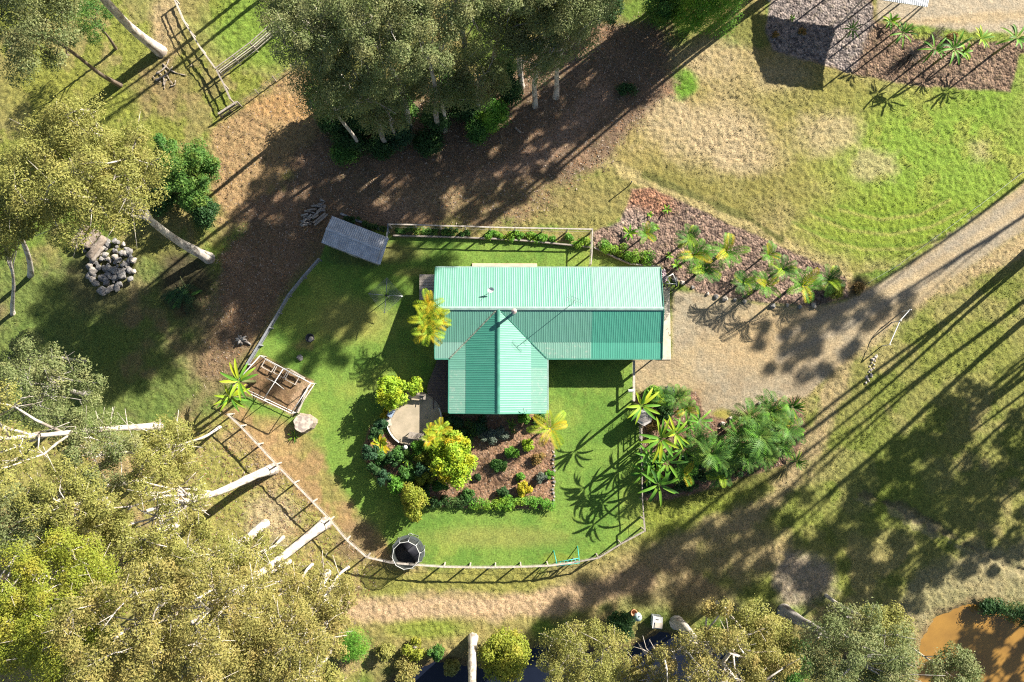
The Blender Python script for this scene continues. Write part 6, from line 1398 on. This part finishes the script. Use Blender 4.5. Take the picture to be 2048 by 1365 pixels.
for i, (x, y, r, m_, lab) in enumerate(((770, 1300, 1.1, L_OLIVE, 'straggly olive shrub right of the wattle'), (830, 1300, 1.2, L_YEL, 'straggly yellow-green shrub in the middle of the creek bank'), (872, 1305, .9, L_MID, 'small green shrub just left of the white broken trunk'), (810, 1345, 1.5, L_TAN, 'tan shrub at the bottom edge below the straggly ones'), (900, 1345, 1.1, L_OLIVE, 'olive shrub at the bottom edge left of the white broken trunk'))):
    bush(lab, (x, y), r, 1.7, m_, 180+i, n=15, leafs=150, size=.2, stem=BARK_W)
gum('white broken trunk with roots in the creek bank, its crown beyond the bottom edge', (935, 1560), 21, 3.6, (946, 1276), .46, L_TAN, BARK_W, n=20, leafs=250, seed=90, straight=True)
bush('dense yellow-green bushy tree right of the white broken trunk', (1010, 1310), 2.6, 5.5, L_YEL, 190, n=54, leafs=330, size=.2, cr=.85, ry=2.6, name='bushy_tree', cat='tree', stem=BARK_W)
gum('pale rounded gum at the bottom edge left of the creek water', (1172, 1325), 8.5, 3.4, gp((1172, 1318), 8), .26, L_OLIVE, BARK_W, n=36, leafs=360, seed=91, cr=.95, flat=.65, dead=3, size=.22)
gum('sparse greyish sapling between the pale rounded gum and the creek water', (1240, 1350), 6, 2.0, gp((1235, 1355), 6), .12, L_TAN, BARK_W, n=16, leafs=130, seed=92, cr=.7, dead=5)
gum('broad gum with tangled white limbs over the creek', (1450, 1330), 12.5, 5.4, (1353, 1246), .58, L_TAN, BARK_W, n=46, leafs=250, seed=93, cr=1.0, flat=.45, dead=12, mains=9)
gum('leafy gum crown on the right side of the tangled white limbs', (1520, 1285), 10.5, 2.6, gp((1515, 1285), 10.5), .22, L_OLIVE, BARK_W, n=24, leafs=330, seed=94, cr=.95, flat=.5, dead=2)
gum('silvery gum above the thick grey leaning trunk near the pond', (1715, 1320), 12.5, 4.2, (1568, 1222), .55, L_GREY, BARK_G, n=42, leafs=360, seed=95, cr=1.1, flat=.45, dead=3, size=.25)
gum('small gum with an upright crown just north of the silvery gum', (1765, 1255), 9.5, 1.9, gp((1758, 1258), 9.5), .16, L_OLIVE, BARK_W, n=16, leafs=330, seed=96, cr=.9)
gum('small silvery gum at the bottom edge in front of the pond', (1915, 1350), 10, 1.9, gp((1915, 1352), 10), .16, L_GREY, BARK_W, n=14, leafs=300, seed=97, cr=.85)
bush('dark leafy bush filling the gap between the tangled limbs and the silvery gum', (1590, 1345), 2.4, 4.0, L_MID, 198, n=26, leafs=200, size=.2, stem=BARK_B)
bush('dark shrub under the silvery gum beside the leaning trunk', (1600, 1310), 2.0, 2.0, L_DARK, 195, n=20, leafs=170, size=.2)
bush('dark bank shrub at the edge of the pond', (1990, 1215), 1.8, 1.0, L_DARK, 196, n=16, leafs=130, size=.2, ry=1.0)
bush('dark reeds along the north-east edge of the pond', (2045, 1235), 2.0, 1.0, L_DARK, 197, n=16, leafs=130, size=.22, asp=.2)
# gums beyond the frame whose shadows cross the paddock, the drive, the litter and the western flat
SH = (29.0, -22.6)          # pixels of ground between a crown and its shadow, per metre of height
EAST = ((1300, 1110, 28), (1540, 690, 26), (1640, 680, 25), (1350, 1185, 30), (1420, 1095, 27), (1200, 1175, 32), (1880, 840, 18), (1800, 905, 20), (1850, 985, 22), (1950, 960, 18), (1500, 1015, 25), (1500, 1165, 26), (1625, 1105, 24), (1725, 1065, 22), (1760, 1155, 20), (1860, 1090, 18), (1985, 1065, 17), (1665, 1195, 24), (1110, 1235, 33), (1945, 1300, 14), (2040, 880, 16), (1700, 990, 24), (2030, 1340, 12))
NORTH = ((-40, 410, 22), (25, 395, 22), (480, 560, 26), (560, 620, 28), (640, 540, 24), (740, 500, 22), (700, 620, 28), (800, 570, 26), (640, 700, 31), (600, 330, 20), (700, 380, 20), (850, 400, 20), (950, 330, 18), (1050, 290, 18), (1120, 240, 16), (1190, 230, 16), (1000, 390, 20), (780, 440, 22), (540, 440, 24), (900, 270, 16))
for grp, rows, words in (('gums east of the frame', EAST, 'one of the tall gums standing beyond the right edge of the frame'), ('gums beyond the top edge', NORTH, 'one of the tall gums standing beyond the top edge, behind the north cluster')):
    for i, (lx, ly, h) in enumerate(rows):
        b = (lx+SH[0]*h, ly+SH[1]*h); p = W(b[0], b[1], 0); lean = 4.0 if (lx, ly) in ((1540, 690), (1640, 680)) else 0
        if lean: b = (b[0], b[1]+lean*20)
        gum(words, None, h, 2.3+.5*(i % 3), b, .20+.05*(i % 4), L_OLIVE if rows is EAST else L_GREY, BARK_W, n=17+3*(i % 3), leafs=170, seed=200+i, cr=.8, size=.42, flat=1.25+.3*(i % 2), mind=1.2, cen_xyz=(p.x, p.y, h), mains=5, group=grp, lk=1.0, sk=1.0)
